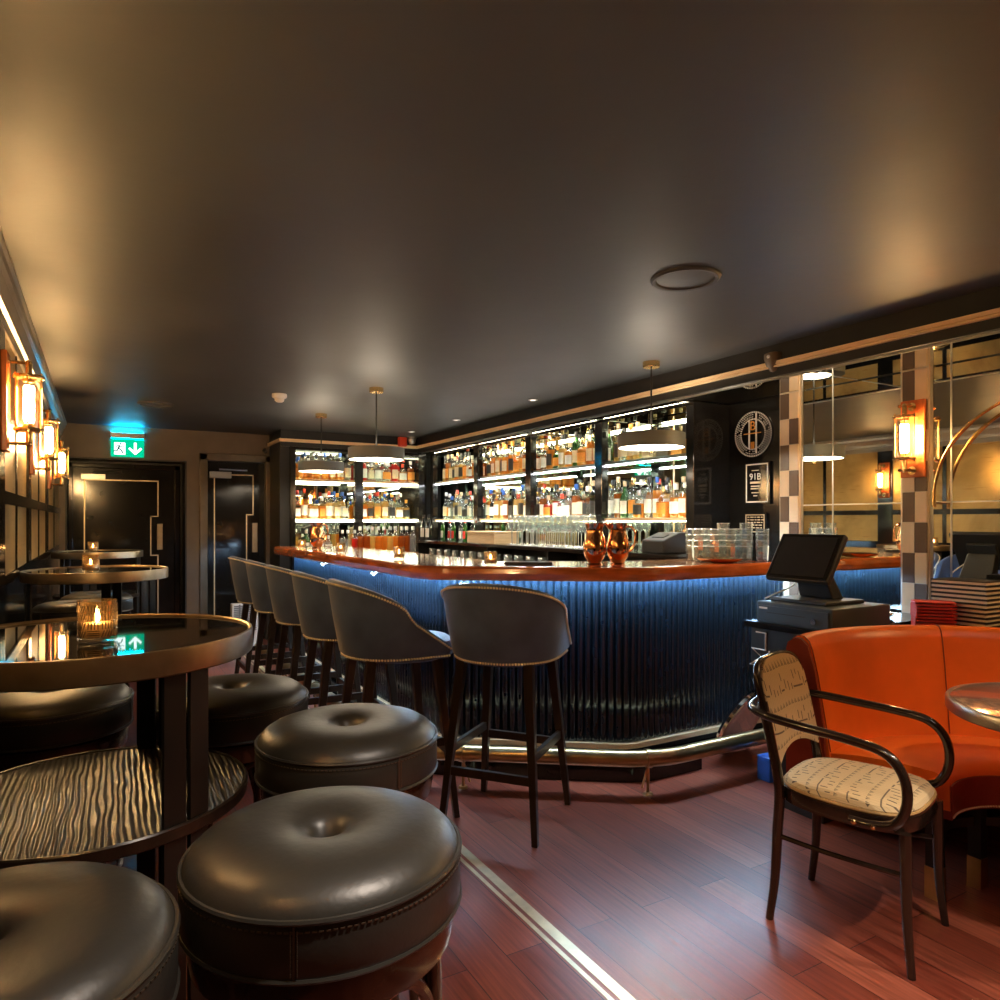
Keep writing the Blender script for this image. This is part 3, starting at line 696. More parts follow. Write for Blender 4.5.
# ------------------------------------------------------------------ bar stools
def make_bar_stool(label, loc, rz):
    t = thing('bar_stool', label, 'bar stool', loc, rz, 'velvet stools along the bar')
    A, B, n = .245, .235, 44
    def plan(s):
        a = abs(s); sg = 1 if s >= 0 else -1
        if a < .62: ph = a/.62*PI/2; return sg*A*math.sin(ph), -B*math.cos(ph), (sg*math.sin(ph), -math.cos(ph))
        k = (a-.62)/.38; return sg*(A-.012*k*k), .20*k, (sg, 0.)
    def top(s):
        a = abs(s)
        if a < .56: return 1.070-.092*(a/.56)**2.3
        if a < .67: k = (a-.56)/.11; k = k*k*(3-2*k)*.75+k*.25; return .978-.080*k
        k = (a-.67)/.33; return .898-.120*k
    vs = []; fs = []; K = 9; zb = .716
    outer_t, outer_b = [], []
    for i in range(n+1):
        s = -1+2*i/n; x, y, q = plan(s); zt = top(s)
        lean = lambda z: .055*max(0, (z-zb)/.35)*(1 if abs(s) < .62 else 1-.5*(abs(s)-.62)/.38) - .03*max(0, 1-(z-zb)/.05)**2
        pr = [(0, zb), (0, zb+.03), (0, (zb+zt)/2), (0, zt-.012), (-.010, zt), (-.028, zt), (-.038, zt-.012), (-.04, (zb+zt)/2), (-.04, zb+.02)]
        for d, z in pr: vs.append((x+q[0]*(d+lean(z)), y+q[1]*(d+lean(z)), z))
        outer_t.append((x+q[0]*(lean(zt)+.002), y+q[1]*(lean(zt)+.002), zt-.014)); outer_b.append((x+q[0]*(lean(zb+.014)+.003), y+q[1]*(lean(zb+.014)+.003), zb+.014))
    for i in range(n):
        for j_ in range(K): fs.append((i*K+j_, (i+1)*K+j_, (i+1)*K+(j_+1) % K, i*K+(j_+1) % K))
    fs.append(tuple(range(K))); e = n*K; fs.append(tuple(range(e+K-1, e-1, -1)))
    MB().add(vs, fs, 0, True).build('backrest', 'velvet', t)
    for line in (outer_t, outer_b):
        m = MB()
        ln = resample([(p[0], p[1]) for p in line], .0115)
        # resample in 3-D
        P = [Vector(p) for p in line]; L = [0]
        for a, c in zip(P, P[1:]): L.append(L[-1]+(c-a).length)
        cnt = int(L[-1]/.0128); i = 0
        for kk in range(cnt+1):
            dd = L[-1]*kk/cnt
            while i < len(P)-2 and L[i+1] < dd: i += 1
            p = P[i].lerp(P[i+1], (dd-L[i])/((L[i+1]-L[i]) or 1)); m.ball(p, .0058, 6)
        m.build('nailhead_trim', 'nail', t)
    m = MB().lathe([(0, .800), (.12, .798), (.18, .790), (.200, .775), (.205, .75), (.205, .71), (.19, .70), (0, .70)], 40, M=Matrix.Translation((0, .070, .004)) @ Matrix.Diagonal((1, 1.08, 1, 1)))
    m.build('seat', 'velvet', t)
    tp = {}
    for sx in (-1, 1):
        for sy in (-1, 1):
            a = Vector((sx*.155, sy*.150+.012, .728)); b = Vector((sx*.215, sy*(.225 if sy < 0 else .237), 0))
            m = MB(); vs = []
            for p, hw in ((a, .021), (b, .013)):
                vs += [(p.x-hw, p.y-hw, p.z), (p.x+hw, p.y-hw, p.z), (p.x+hw, p.y+hw, p.z), (p.x-hw, p.y+hw, p.z)]
            m.add(vs, [(3, 2, 1, 0), (4, 5, 6, 7), (0, 1, 5, 4), (1, 2, 6, 5), (2, 3, 7, 6), (3, 0, 4, 7)])
            m.build('leg', 'dark_wood', t, bevel=.003, recalc=True); tp[sx, sy] = (a, b)
    def at(c, z): a, b = tp[c]; return b.lerp(a, z/.728)
    for c1, c2, z in (((-1, -1), (1, -1), .25), ((-1, 1), (1, 1), .30), ((-1, -1), (-1, 1), .34), ((1, -1), (1, 1), .34)):
        p, q2 = at(c1, z), at(c2, z); dr = (q2-p).normalized()
        side = Vector((-dr.y, dr.x, 0)); m = MB(); vs = []
        for pt in (p, q2):
            for u, v in ((-.009, -.018), (.009, -.018), (.009, .018), (-.009, .018)): vs.append(tuple(pt+side*u+Vector((0, 0, v))))
        m.add(vs, [(3, 2, 1, 0), (4, 5, 6, 7), (0, 1, 5, 4), (1, 2, 6, 5), (2, 3, 7, 6), (3, 0, 4, 7)])
        m.build('stretcher', 'dark_wood', t)
    return t
def face(deg): return R(deg-90)          # local +y turned to the heading (degrees from +x)
s0 = make_bar_stool('nearest bar stool, standing by itself at the bar corner', (1.588, 2.718, 0), face(38))
lab = ['bar stool second from the viewer, left of the one at the corner', 'bar stool third from the viewer, in the row on the left', 'bar stool fourth from the viewer, in the middle of the row', 'fifth bar stool, second from the far door', 'farthest bar stool, end of the row next to the dark door']
for (x, y, a), l in zip([(1.17, 3.06, -4), (1.15, 3.66, -2), (1.14, 4.27, 0), (1.13, 4.88, 0), (1.12, 5.49, 0)], lab): dup(s0, (x, y, 0), face(a), l)

# ------------------------------------------------------------------ round leather stools
def make_round_stool(label, loc, rz):
    t = thing('leather_stool', label, 'stool', loc, rz, 'round leather stools at the tables')
    prof = [(0.004, .783), (.012, .784), (.018, .797), (.027, .813), (.038, .822), (.058, .828), (.09, .832), (.13, .832), (.165, .828), (.192, .820), (.210, .809), (.220, .797), (.223, .790)]
    MB().lathe(prof, 56).build('cushion_top', 'leather', t)
    MB().lathe([(.223, .790), (.226, .780), (.2265, .75), (.226, .715), (.222, .708), (.0, .708)], 56).build('side_band', 'leather', t)
    MB().ball((0, 0, .787), .011, 10, sq=(1, 1, .55)).build('button', 'leather', t)
    m = MB()
    for z, r in ((.790, .225), (.712, .225)): m.tube([(r*math.cos(2*PI*i/56), r*math.sin(2*PI*i/56), z) for i in range(56)], .0042, 6, closed=True)
    m.build('piping', 'leather', t)
    m = MB()
    for i in range(150):
        a = 2*PI*i/150; m.cbox((0, 0, 0), (.0016, .006, .0020), M=Matrix.Translation((.2268*math.cos(a), .2268*math.sin(a), .778)) @ Matrix.Rotation(a, 4, 'Z'))
    for a0 in (-.3, 1.8, 3.9):
        for sg in (-.02, .02):
            a = a0+sg
            for z in range(10): m.cbox((0, 0, 0), (.0018, .0016, .005), M=Matrix.Translation((.2272*math.cos(a), .2272*math.sin(a), .722+z*.0062)) @ Matrix.Rotation(a, 4, 'Z'))
    for a in (-.3, 1.8, 3.9): m.cbox((0, 0, 0), (.002, .003, .072), M=Matrix.Translation((.2265*math.cos(a), .2265*math.sin(a), .75)) @ Matrix.Rotation(a, 4, 'Z'))
    m.build('stitching', 'bronze_frame', t)
    MB().lathe([(.0, .706), (.205, .706), (.214, .700), (.216, .68), (.212, .652), (.204, .648), (.195, .652), (.195, .70)], 48).build('seat_ring', 'stool_wood', t)
    for i in range(4):
        a = PI/4+i*PI/2; c, s = math.cos(a), math.sin(a)
        MB().tube(spline([(.175*c, .175*s, .695), (.180*c, .180*s, .5), (.192*c, .192*s, .25), (.215*c, .215*s, 0)], 4), [.0165]*4+[.016]*4+[.014]*4+[.012], 10).build('leg', 'stool_wood', t)
        b = a+PI/2
        pts = [(.178*math.cos(a), .178*math.sin(a), .42)]
        for k in range(7):
            u = a+(b-a)*(.12+.76*k/6); z = .42+.215*math.sin(PI*(.16+.68*k/6))**.8
            pts.append((.176*math.cos(u), .176*math.sin(u), z))
        pts.append((.178*math.cos(b), .178*math.sin(b), .42))
        MB().tube(spline(pts, 3), .0105, 8).build('bent_brace', 'stool_wood', t)
    MB().tube([(.190*math.cos(2*PI*i/40), .190*math.sin(2*PI*i/40), .27) for i in range(40)], .011, 8, closed=True).build('foot_ring', 'stool_wood', t)
    return t
rs0 = make_round_stool('large black leather stool in the foreground centre left', (.322, 1.14, 0), R(20)); rs0.scale = (.975, .975, 1.006)
for (x, y, a), l in zip([(.54, 1.71, 60), (.35, 2.25, 10), (-.128, 1.055, 35), (-.13, 2.47, 0), (-.02, 5.55, 30), (-.14, 5.02, 0)],
    ['black leather stool behind the foreground one, before the bar stools', 'black leather stool right behind the near table, half hidden by its legs', 'black leather stool cut off by the lower left corner',
     'black leather stool at the far left, seen between the near table top and its shelf', 'far black leather stool standing before the recessed door', 'black leather stool just behind the candle on the near table']):
    dup(rs0, (x, y, 0), R(a), l)

# ------------------------------------------------------------------ round high tables
def make_table(label, loc, rz):
    t = thing('high_table', label, 'table', loc, rz, 'two tier high tables along the left wall')
    r = .335
    MB().lathe([(0, 1.074), (r-.012, 1.074), (r-.008, 1.070)], 64).build('table_top', 'black_glass', t)
    MB().lathe([(r-.009, 1.060), (r-.009, 1.077), (r-.006, 1.080), (r-.001, 1.079), (r, 1.075), (r, 1.030), (r-.003, 1.027), (0, 1.027)], 64).build('rim', 'bronze', t)
    MB().lathe([(0, .722), (r-.022, .722), (r-.020, .720)], 64).build('shelf', 'grain', t)
    MB().lathe([(r-.020, .715), (r-.019, .7245), (r-.014, .7255), (r-.011, .722), (r-.011, .700), (r-.016, .696), (0, .696)], 64).build('shelf_rim', 'dark_wood', t)
    for a0 in (-58, 62, 182):
        for d in (-5.2, 5.2):
            a = R(a0+d); M = Matrix.Rotation(a, 4, 'Z')
            m = MB(); m.box((r-.030, -.023, 0), (r-.020, .023, 1.028), M=M); m.build('leg', 'black_satin', t)
        m = MB(); M = Matrix.Rotation(R(a0), 4, 'Z'); m.box((.02, -.02, .03), (r-.02, .02, .05), M=M); m.build('foot_spoke', 'black_satin', t)
    MB().lathe([(0, .056), (.06, .054), (.065, .028), (0, .026)], 24).build('hub', 'black_satin', t)
    return t
TX = -.012
tb = make_table('nearest round high table with black glass top and a lower shelf', (TX, 1.81, 0), 0)
dup(tb, (TX, 4.22, 0), R(15), 'second round high table along the left wall')
dup(tb, (TX, 6.75, 0), R(40), 'farthest round high table before the recessed door')

# ------------------------------------------------------------------ candles
def make_candle(label, loc, r=.037, h=.088):
    t = thing('candle_holder', label, 'candle holder', loc, 0, 'candles in cut glass holders')
    m = MB().lathe([(0, .004), (r*.95, .003), (r, .008), (r, h), (r-.004, h), (r-.004, .012), (0, .011)], 28); m.build('glass_cup', 'holder_glass', t)
    g = MB(); rnd = random.Random(3)
    for row in range(4):
        for c in range(9):
            a0 = 2*PI*c/9; z0 = .012+row*(h-.018)/4; hh = (h-.018)/4; st = rnd.choice((0, 1, 2))
            for k in range(4):
                if st == 0: p = [(a0+.08+k*.16, z0+.001), (a0+.08+k*.16, z0+hh-.002)]
                elif st == 1: p = [(a0+.03, z0+.002+k*hh/4), (a0+.64, z0+.002+k*hh/4)]
                else: p = [(a0+.03+k*.15, z0+.001), (a0+.18+k*.15, z0+hh-.002)]
                g.tube([((r+.0006)*math.cos(a), (r+.0006)*math.sin(a), z) for a, z in p], .0011, 4)
    g.build('cut_pattern', 'bronze_frame', t)
    MB().lathe([(0, .040), (r-.008, .040), (r-.007, .012), (0, .012)], 20).build('candle', 'wax', t)
    MB().lathe([(0, .041), (.004, .045), (.0055, .052), (.003, .062), (0, .070)], 10).build('flame', 'flame', t)
    return t
cd = make_candle('cut glass candle holder burning on the nearest high table', (-.005, 1.71, 1.0745))
dup(cd, (-.04, 4.02, 1.0745), 0, 'cut glass candle holder on the second high table')
dup(cd, (-.05, 6.58, 1.0745), 0, 'cut glass candle holder on the farthest high table')
dup(cd, (1.80, 3.25, BT), 0, 'amber candle glass on the bar before the stacked glasses', scale=(.9, .9, .85))
dup(cd, (1.61, 4.08, BT), 0, 'amber candle glass on the bar below the larger far pendant', scale=(.9, .9, .85))
dup(cd, (1.54, 5.06, BT), 0, 'small candle glass on the left run of the bar, second from its far end', scale=(.9, .9, .85))
dup(cd, (1.53, 6.15, BT), 0, 'small candle glass at the far left end of the bar', scale=(.9, .9, .85))

# ------------------------------------------------------------------ lamps
def make_pendant(label, loc):
    t = thing('pendant_lamp', label, 'pendant lamp', loc, 0, 'drum pendants above the bar')
    MB().lathe([(0, 0), (.052, 0), (.052, -.030), (.048, -.035), (0, -.035)], 28).build('ceiling_canopy', 'brass', t)
    MB().cyl((0, 0, -.03), (0, 0, -.46), .0055, n=8).build('rod', 'black_satin', t)
    MB().lathe([(.196, -.525), (.203, -.525), (.203, -.440), (.198, -.438), (.115, -.438), (.115, -.442), (.196, -.444)], 56).build('shade', 'pendant_grey', t)
    MB().lathe([(.196, -.520), (0, -.522)], 48).build('diffuser', 'pendant_glow', t)
    MB().lathe([(.114, -.437), (.02, -.432)], 32).build('upper_diffuser', 'pendant_glow', t)
    MB().lathe([(0, -.560), (.008, -.557), (.009, -.545), (.005, -.540), (.005, -.535), (.022, -.528), (.022, -.523)], 16).build('finial', 'brass', t)
    return t
pd = make_pendant('grey drum pendant nearest the viewer, above the right side of the bar', (2.92, 3.25, CZ))
dup(pd, (1.75, 4.88, CZ), 0, 'grey drum pendant in the middle, above the left run of the bar')
dup(pd, (1.74, 6.31, CZ), 0, 'grey drum pendant farthest away, smallest of the three')
def make_sconce(label, loc, rz):
    t = thing('wall_lamp', label, 'wall lamp', loc, rz, 'glass tube wall lamps on wooden plates')
    MB().box((0, -.062, -.20), (.020, .062, .20)).build('backplate', 'sconce_wood', t, bevel=.004)
    X = .088
    for z in (.165, -.165):
        m = MB()
        m.cyl((.018, 0, z), (X, 0, z), .007, n=8); m.cyl((.018, 0, z), (.024, 0, z), .022, n=16)
        for sy in (-1, 1): m.ball((X, sy*.026, z), .009, 8)
        m.cyl((X, -.026, z), (X, .026, z), .005, n=8); m.ball((X, 0, z), .013, 10)
        m.cyl((X, 0, z*.63), (X, 0, z), .012, n=12)
        m.build('arm', 'brass', t)
    m = MB()
    for z in (.108, -.108):
        m.lathe([(0, z-.007), (.052, z-.007), (.055, z-.002), (.055, z+.002), (.052, z+.007), (0, z+.007)], 24, (X, 0, 0))
        m.lathe([(0, z-.022 if z > 0 else z+.022), (.022, z-.022 if z > 0 else z+.022), (.022, z), (0, z)], 16, (X, 0, 0))
    for k in range(6):
        a = PI/6+k*PI/3; m.cyl((X+.050*math.cos(a), .050*math.sin(a), -.108), (X+.050*math.cos(a), .050*math.sin(a), .108), .0028, n=6)
        for z in (.118, -.118): m.ball((X+.050*math.cos(a), .050*math.sin(a), z), .0055, 6)
    m.build('cage', 'brass', t)
    MB().lathe([(.042, -.10), (.042, .10)], 28, (X, 0, 0)).build('glass_tube', 'tube_glass', t)
    MB().lathe([(0, -.074), (.016, -.072), (.019, -.066), (.019, .066), (.016, .072), (0, .074)], 16, (X, 0, 0)).build('bulb', 'bulb', t)
    return t
sc0 = make_sconce('glass tube wall lamp on the left wall, largest and nearest in view', (XL+.02, 3.44, 1.81), 0)
dup(sc0, (XL+.02, 4.72, 1.79), 0, 'glass tube wall lamp on the left wall, second in view')
dup(sc0, (XL+.02, 6.25, 1.77), 0, 'glass tube wall lamp on the left wall, smallest and nearest the exit sign')
dup(sc0, (XL+.02, 1.90, 1.81), 0, 'glass tube wall lamp on the left wall, beside the near table outside the view')
dup(sc0, (XL+.02, .75, 1.81), 0, 'glass tube wall lamp on the left wall, beside the viewer')
dup(sc0, (XR-.034, 2.085, 1.755), PI, 'glass tube wall lamp on the checkered column of the right wall')
dup(sc0, (XR-.0005, .62, 1.755), PI, 'glass tube wall lamp on the right wall beyond the right edge')
# slim brass arch before the right mirror
t = thing('brass_arch', 'slim curved brass rod arching before the right hand mirror', 'brass arch', (XR-.084, 1.45, 1.45))
ar = [(XR-.084, 1.45+.51*math.cos(PI*i/48), 1.45+.47*math.sin(PI*i/48)) for i in range(49)]
MB().tube(ar, .0075, 10).build('rod', 'brass', t, True)
for i in (0, 48):
    x, y, z = ar[i]; m = MB(); m.cyl((x, y, z-.05), (x, y, z+.03), .010, n=12); m.cyl((x, y, z-.03), (XR-.016, y, z-.03), .006, n=8); m.build('wall_mount', 'brass', t, True)
i = 9; MB().tube(ar[i:i+5], .0105, 10).build('collar', 'brass', t, True)

# ------------------------------------------------------------------ shelving behind the bar
ZU, ZM, ZLED = 1.785, 1.352, 1.12
LY = [7.50, 6.40, 5.38, 4.35, 3.375]                  # post centres down the long side
t = thing('bottle_shelves', 'long mirrored bottle shelving along the right wall behind the bar', 'shelving', (3.55, 5.4, 0))
for i, y in enumerate(LY):
    hw = .045 if 0 < i < 4 else .035
    MB().box((XS-.035, y-hw, 0), (XS+.03 if i < 4 else XR, y+hw, ZB-.012)).build('post', 'black_gloss', t, True, bevel=.004)
MB().box((XR-.014, LY[-1]+.04, .9), (XR-.002, LY[0], ZB-.012)).build('back_mirror', 'mirror_green', t, True)
for i in range(4):
    y1, y0 = LY[i]-(.045 if i else .035), LY[i+1]+(.045 if i < 3 else .035)
    MB().box((XS+.012, y0, ZU-.026), (XR-.015, y1, ZU)).build('upper_shelf', 'shelf_glass', t, True)
    MB().box((XS-.004, y0, ZU-.024), (XS+.010, y1, ZU-.002)).build('shelf_edge', 'steel', t, True)
    MB().box((XS+.005, y0, ZM-.016), (XR-.015, y1, ZM)).build('middle_shelf', 'shelf_glass', t, True)
    MB().box((XS-.010, y0, ZM-.022), (XS+.004, y1, ZM)).build('shelf_edge', 'brass_trim', t, True)
    MB().box((XS+.012, y0, ZM-.026), (XS+.022, y1, ZM-.0175)).build('shelf_light', 'led_warm', t, True)
    MB().box((XS-.003, y0, ZU-.034), (XS+.010, y1, ZU-.0265)).build('shelf_light', 'led_white', t, True)
    MB().box((XS-.032, y0, ZB-.034), (XS-.024, y1, ZB-.012)).build('added_valance', 'black_gloss', t, True)  # added lip, hides the strip behind it from the camera
    MB().box((XS-.018, y0, ZB-.024), (XS-.010, y1, ZB-.013)).build('shelf_light', 'led_warm', t, True)  # added strip to brighten the bottles on the upper shelf
    m = MB(); ym = (y0+y1)/2; m.box((XR-.018, ym-.006, .95), (XR-.0145, ym+.006, ZB-.02)); m.build('mirror_seam', 'brass_trim', t, True)
MB().box((XS-.030, 3.45, ZLED-.03), (XR-.02, 7.25, ZLED)).build('lowest_shelf', 'black_gloss', t, True)
t = thing('back_counter', 'black back bar counter with a ledge below the long shelving', 'counter', (3.4, 5.2, 0))
MB().box((3.06, 3.28, ZLED-.03), (XS-.04, 7.25, ZLED)).build('ledge', 'black_gloss', t, True, bevel=.004)
MB().box((3.02, 3.45, .90), (XS-.04, 7.25, .94)).build('lower_shelf', 'steel', t, True)
MB().box((3.05, 3.45, 0), (XS-.04, 7.25, .88)).build('cabinet', 'black_satin', t, True)
MB().box((XS-.06, 3.45, .945), (XS-.045, 7.25, ZLED-.035)).build('back_panel', 'black_satin', t, True)
for y in (3.46, 4.62, 5.62, 7.22): MB().box((3.07, y-.012, .945), (XS-.062, y+.012, ZLED-.032)).build('divider', 'black_satin', t, True)
# the far shelving, facing the viewer
YS = 7.62; YBK = 7.90
t = thing('bottle_shelves', 'two bay mirrored bottle shelving across the far end of the bar', 'shelving', (2.5, 7.75, 0))
LX = [XP+.03, 2.52, 3.29]
for i, x in enumerate(LX):
    hw = (.03, .048, .05)[i]; MB().box((x-hw, YS-.03, 0), (x+hw, YS+.03 if i < 2 else YBK, ZB+.002)).build('post', 'black_gloss', t, True, bevel=.004)
MB().box((XP+.002, YBK, .0), (3.36, YBK+.02, ZB)).build('back_mirror', 'mirror_green', t, True)
MB().box((XP+.002, YBK+.021, 0), (XR-.02, YF-.01, ZB)).build('carcass', 'black_satin', t, True)
for i in range(2):
    x0, x1 = LX[i]+(.03, .048)[i], LX[i+1]-(.048, .05)[i]
    MB().box((x0, YS+.012, ZU-.024), (x1, YBK-.001, ZU)).build('upper_shelf', 'shelf_glass', t, True)
    MB().box((x0, YS-.012, ZU-.026), (x1, YS+.010, ZU)).build('shelf_edge', 'brass_trim', t, True)
    MB().box((x0, YS+.012, ZU-.033), (x1, YS+.022, ZU-.0265)).build('shelf_light', 'led_warm', t, True)
    MB().box((x0, YS-.030, ZB-.030), (x1, YS-.022, ZB)).build('added_valance', 'black_gloss', t, True)  # lip added to keep the strip behind it out of sight
    MB().box((x0, YS-.016, ZB-.018), (x1, YS-.008, ZB-.008)).build('shelf_light', 'led_warm', t, True)  # extra strip added so the upper bottles here are brighter
    MB().box((x0, YS+.012, ZM-.018), (x1, YBK-.001, ZM)).build('middle_shelf', 'shelf_glass', t, True)
    MB().box((x0, YS-.004, ZM-.012), (x1, YS+.010, ZM-.006)).build('shelf_light', 'led_warm', t, True)
    MB().box((x0, YS+.012, ZM-.030), (x1, YS+.020, ZM-.024)).build('shelf_light', 'led_warm', t, True)
t = thing('back_counter', 'low counter under the two bay shelving at the far end', 'counter', (2.5, 7.4, 0))
MB().box((XP+.02, 7.08, .96), (3.02, YS-.035, .995)).build('counter_slab', 'bar_inlay', t, True)
MB().box((XP+.02, 7.12, 0), (3.0, YS-.035, .959)).build('cabinet', 'black_satin', t, True)

# ------------------------------------------------------------------ bottles
SH = {  # profile (r, z/height), body radius
 'round': (.038, .300, [(0, 0), (.95, .0), (1, .012), (1, .60), (.93, .66), (.5, .73), (.38, .76), (.36, .93), (.42, .935), (.42, .955), (0, .955)]),
 'slim': (.034, .325, [(0, 0), (.95, .0), (1, .012), (1, .66), (.85, .71), (.42, .78), (.40, .94), (0, .945)]),
 'squat': (.050, .235, [(0, 0), (.95, .0), (1, .015), (1, .50), (.92, .58), (.45, .68), (.32, .72), (.30, .90), (0, .905)]),
 'square': (.050, .270, [(0, 0), (.97, .0), (1, .010), (1, .60), (.90, .66), (.40, .71), (.33, .74), (.33, .92), (0, .925)]),
 'sloped': (.040, .315, [(0, 0), (.95, .0), (1, .012), (1, .48), (.90, .56), (.55, .70), (.38, .80), (.36, .94), (0, .945)]),
 'flask': (.046, .255, [(0, 0), (.85, .0), (1, .05), (1.02, .35), (.9, .58), (.5, .70), (.34, .75), (.34, .92), (0, .925)]),
}
LIQ = {'amber': 'amber', 'dark amber': 'dark_amber', 'golden': 'gold_liq', 'clear': 'clear_liq', 'green': 'green_liq', 'red': 'red_liq', 'dark': 'black_liq'}
CAPS = {'black': 'black_plastic', 'gold': 'brass', 'red': 'red_plastic', 'blue': 'blue_plastic', 'cork': 'kraft', 'white': 'white_plastic', 'silver': 'steel', 'orange': 'orange_print'}
LABS = {'white': 'lab_white', 'cream': 'lab_cream', 'black': 'lab_black', 'orange': 'lab_orange', 'red': 'lab_red', 'blue': 'lab_blue'}
MC = {}
def bmesh_body(sh, liq, fill):
    k = ('b', sh, liq, fill)
    if k not in MC:
        r, h, pf = SH[sh]; pts = []; mis = []
        for i, (a, z) in enumerate(pf):
            if i and pf[i-1][1] < fill < z:
                u = (fill-pf[i-1][1])/(z-pf[i-1][1]); pts.append(((pf[i-1][0]+(a-pf[i-1][0])*u)*r, fill*h))
            pts.append((a*r, z*h))
        mis = [0 if (pts[i][1]+pts[i+1][1])/2 < fill*h else 1 for i in range(len(pts)-1)]
        m = MB(); M = Matrix.Rotation(PI/4, 4, 'Z') if sh == 'square' else None
        m.lathe(pts, 4 if sh == 'square' else 14, M=M, mis=mis, smooth=sh != 'square')
        MC[k] = m.mesh('bottle', [LIQ[liq], 'green_liq' if liq == 'green' else ('black_liq' if liq == 'dark' else 'clear')])
    return MC[k]
def cap_mesh(sh, cap):
    k = ('c', sh, cap)
    if k not in MC:
        r, h, pf = SH[sh]; nr = pf[-2][0]*r+.0022; z0 = pf[-1][1]*h
        m = MB().lathe([(nr, z0-.030), (nr, z0+.010), (nr-.002, z0+.013), (0, z0+.013)], 12); MC[k] = m.mesh('cap', CAPS[cap])
    return MC[k]
def label_mesh(sh, lab):
    k = ('l', sh, lab)
    if k not in MC:
        r, h, pf = SH[sh]; z0, z1 = .12*h, .46*h; m = MB()
        if sh == 'square':
            d = r*.7071+.0008; m.box((-d*.78, -d-.0008, z0), (d*.78, -d, z1))
        else:
            n = 9; rr = r*(1.03 if sh == 'flask' else 1)+.0009; vs = []
            for i in range(n+1):
                a = -PI/2-R(68)+R(136)*i/n
                vs += [(rr*math.cos(a), rr*math.sin(a), z0), (rr*math.cos(a), rr*math.sin(a), z1)]
            m.add(vs, [(2*i, 2*i+2, 2*i+3, 2*i+1) for i in range(n)], 0, True)
        MC[k] = m.mesh('label', LABS[lab])
    return MC[k]
def bottle(x, y, z, rz, sh, liq, cap, lab, label, group, sc=1., fill=.58):
    o = bpy.data.objects.new('bottle', bmesh_body(sh, liq, fill)); COL.objects.link(o)
    o.location = (x, y, z+.0006); o.rotation_euler = (0, 0, rz); o.scale = (sc, sc, sc); tag(o, label, 'bottle', group)
    c = bpy.data.objects.new('cap', cap_mesh(sh, cap)); COL.objects.link(c); c.parent = o
    if lab:
        l = bpy.data.objects.new('label', label_mesh(sh, lab)); COL.objects.link(l); l.parent = o
    return o
rb = random.Random(21)
SHN = ['round', 'round', 'slim', 'squat', 'square', 'sloped', 'flask', 'round', 'sloped']
def pick(mix): return rb.choice(mix)
WARM = ['amber']*5+['golden']*4+['dark amber']*2+['clear']
COOL = ['clear']*6+['amber']*2+['golden']+['dark amber']+['dark']
MIXT = ['amber', 'golden', 'golden', 'green', 'dark amber', 'amber', 'clear']
def shelf_row(width, pos, rz, z, mix, caps, labs, where, group, step=.004, back=False):
    """fill a shelf of the given width; pos(d) -> x, y at distance d from its left end; labels tell look and place"""
    d = 0; i = 0; dens = .92
    while True:
        liq, cap, lab = pick(mix), pick(caps), pick(labs); sh = pick(SHN); sc = rb.uniform(.90, 1.04)
        if SH[sh][1]*sc > .335: sc = .335/SH[sh][1]
        r = SH[sh][0]*sc*(.80 if sh == 'square' else 1.03)
        if d+2*r > width: break
        x, y = pos(d+r); d += 2*r+step+rb.uniform(0, .008); i += 1
        txt = '%s bottle, %s cap, %s from left, back row of %s' % (liq, cap, ORD[i], where) if back else '%s bottle, %s cap, %s label, %s from left, %s' % (liq, cap, lab, ORD[i], where)
        bottle(x, y, z, rz+rb.uniform(-.08, .08), sh, liq, cap, lab, txt, group, sc, rb.choice((.5, .58, .66)))
allcaps = ['black', 'gold', 'cork', 'white', 'silver', 'red', 'blue', 'black', 'cork']
# far unit: bays one and two; long unit: bays three to six, all counted from the left
for b_ in range(2):
    x0, x1 = LX[b_]+(.03, .048)[b_]+.006, LX[b_+1]-(.048, .05)[b_]-.006
    for z, wh, mix, cs, ls in ((ZU, 'top shelf, far %s bay' % ('left' if b_ == 0 else 'right'), ['amber', 'golden', 'amber', 'clear', 'dark amber', 'red'] if b_ else WARM, ['black', 'red', 'white', 'orange', 'silver'] if b_ else ['black', 'blue', 'silver'], ['cream', 'white', 'orange']),
                               (ZM, 'middle shelf, far %s bay' % ('left' if b_ == 0 else 'right'), ['clear', 'golden', 'clear', 'amber', 'golden'], ['red', 'orange', 'blue', 'black', 'white'], ['white', 'cream', 'white', 'orange', 'black'])):
        shelf_row(x1-x0, lambda d: (x0+d, YS+.085+rb.uniform(-.02, .02)), 0, z, mix, cs, ls, wh, 'bottles on the far two bay shelving')
        shelf_row(x1-x0-.03, lambda d: (x0+.03+d, YS+.225), 0, z, mix, cs, ls, wh, 'bottles on the far two bay shelving', .012, True)
names = ['first', 'second', 'third', 'nearest']
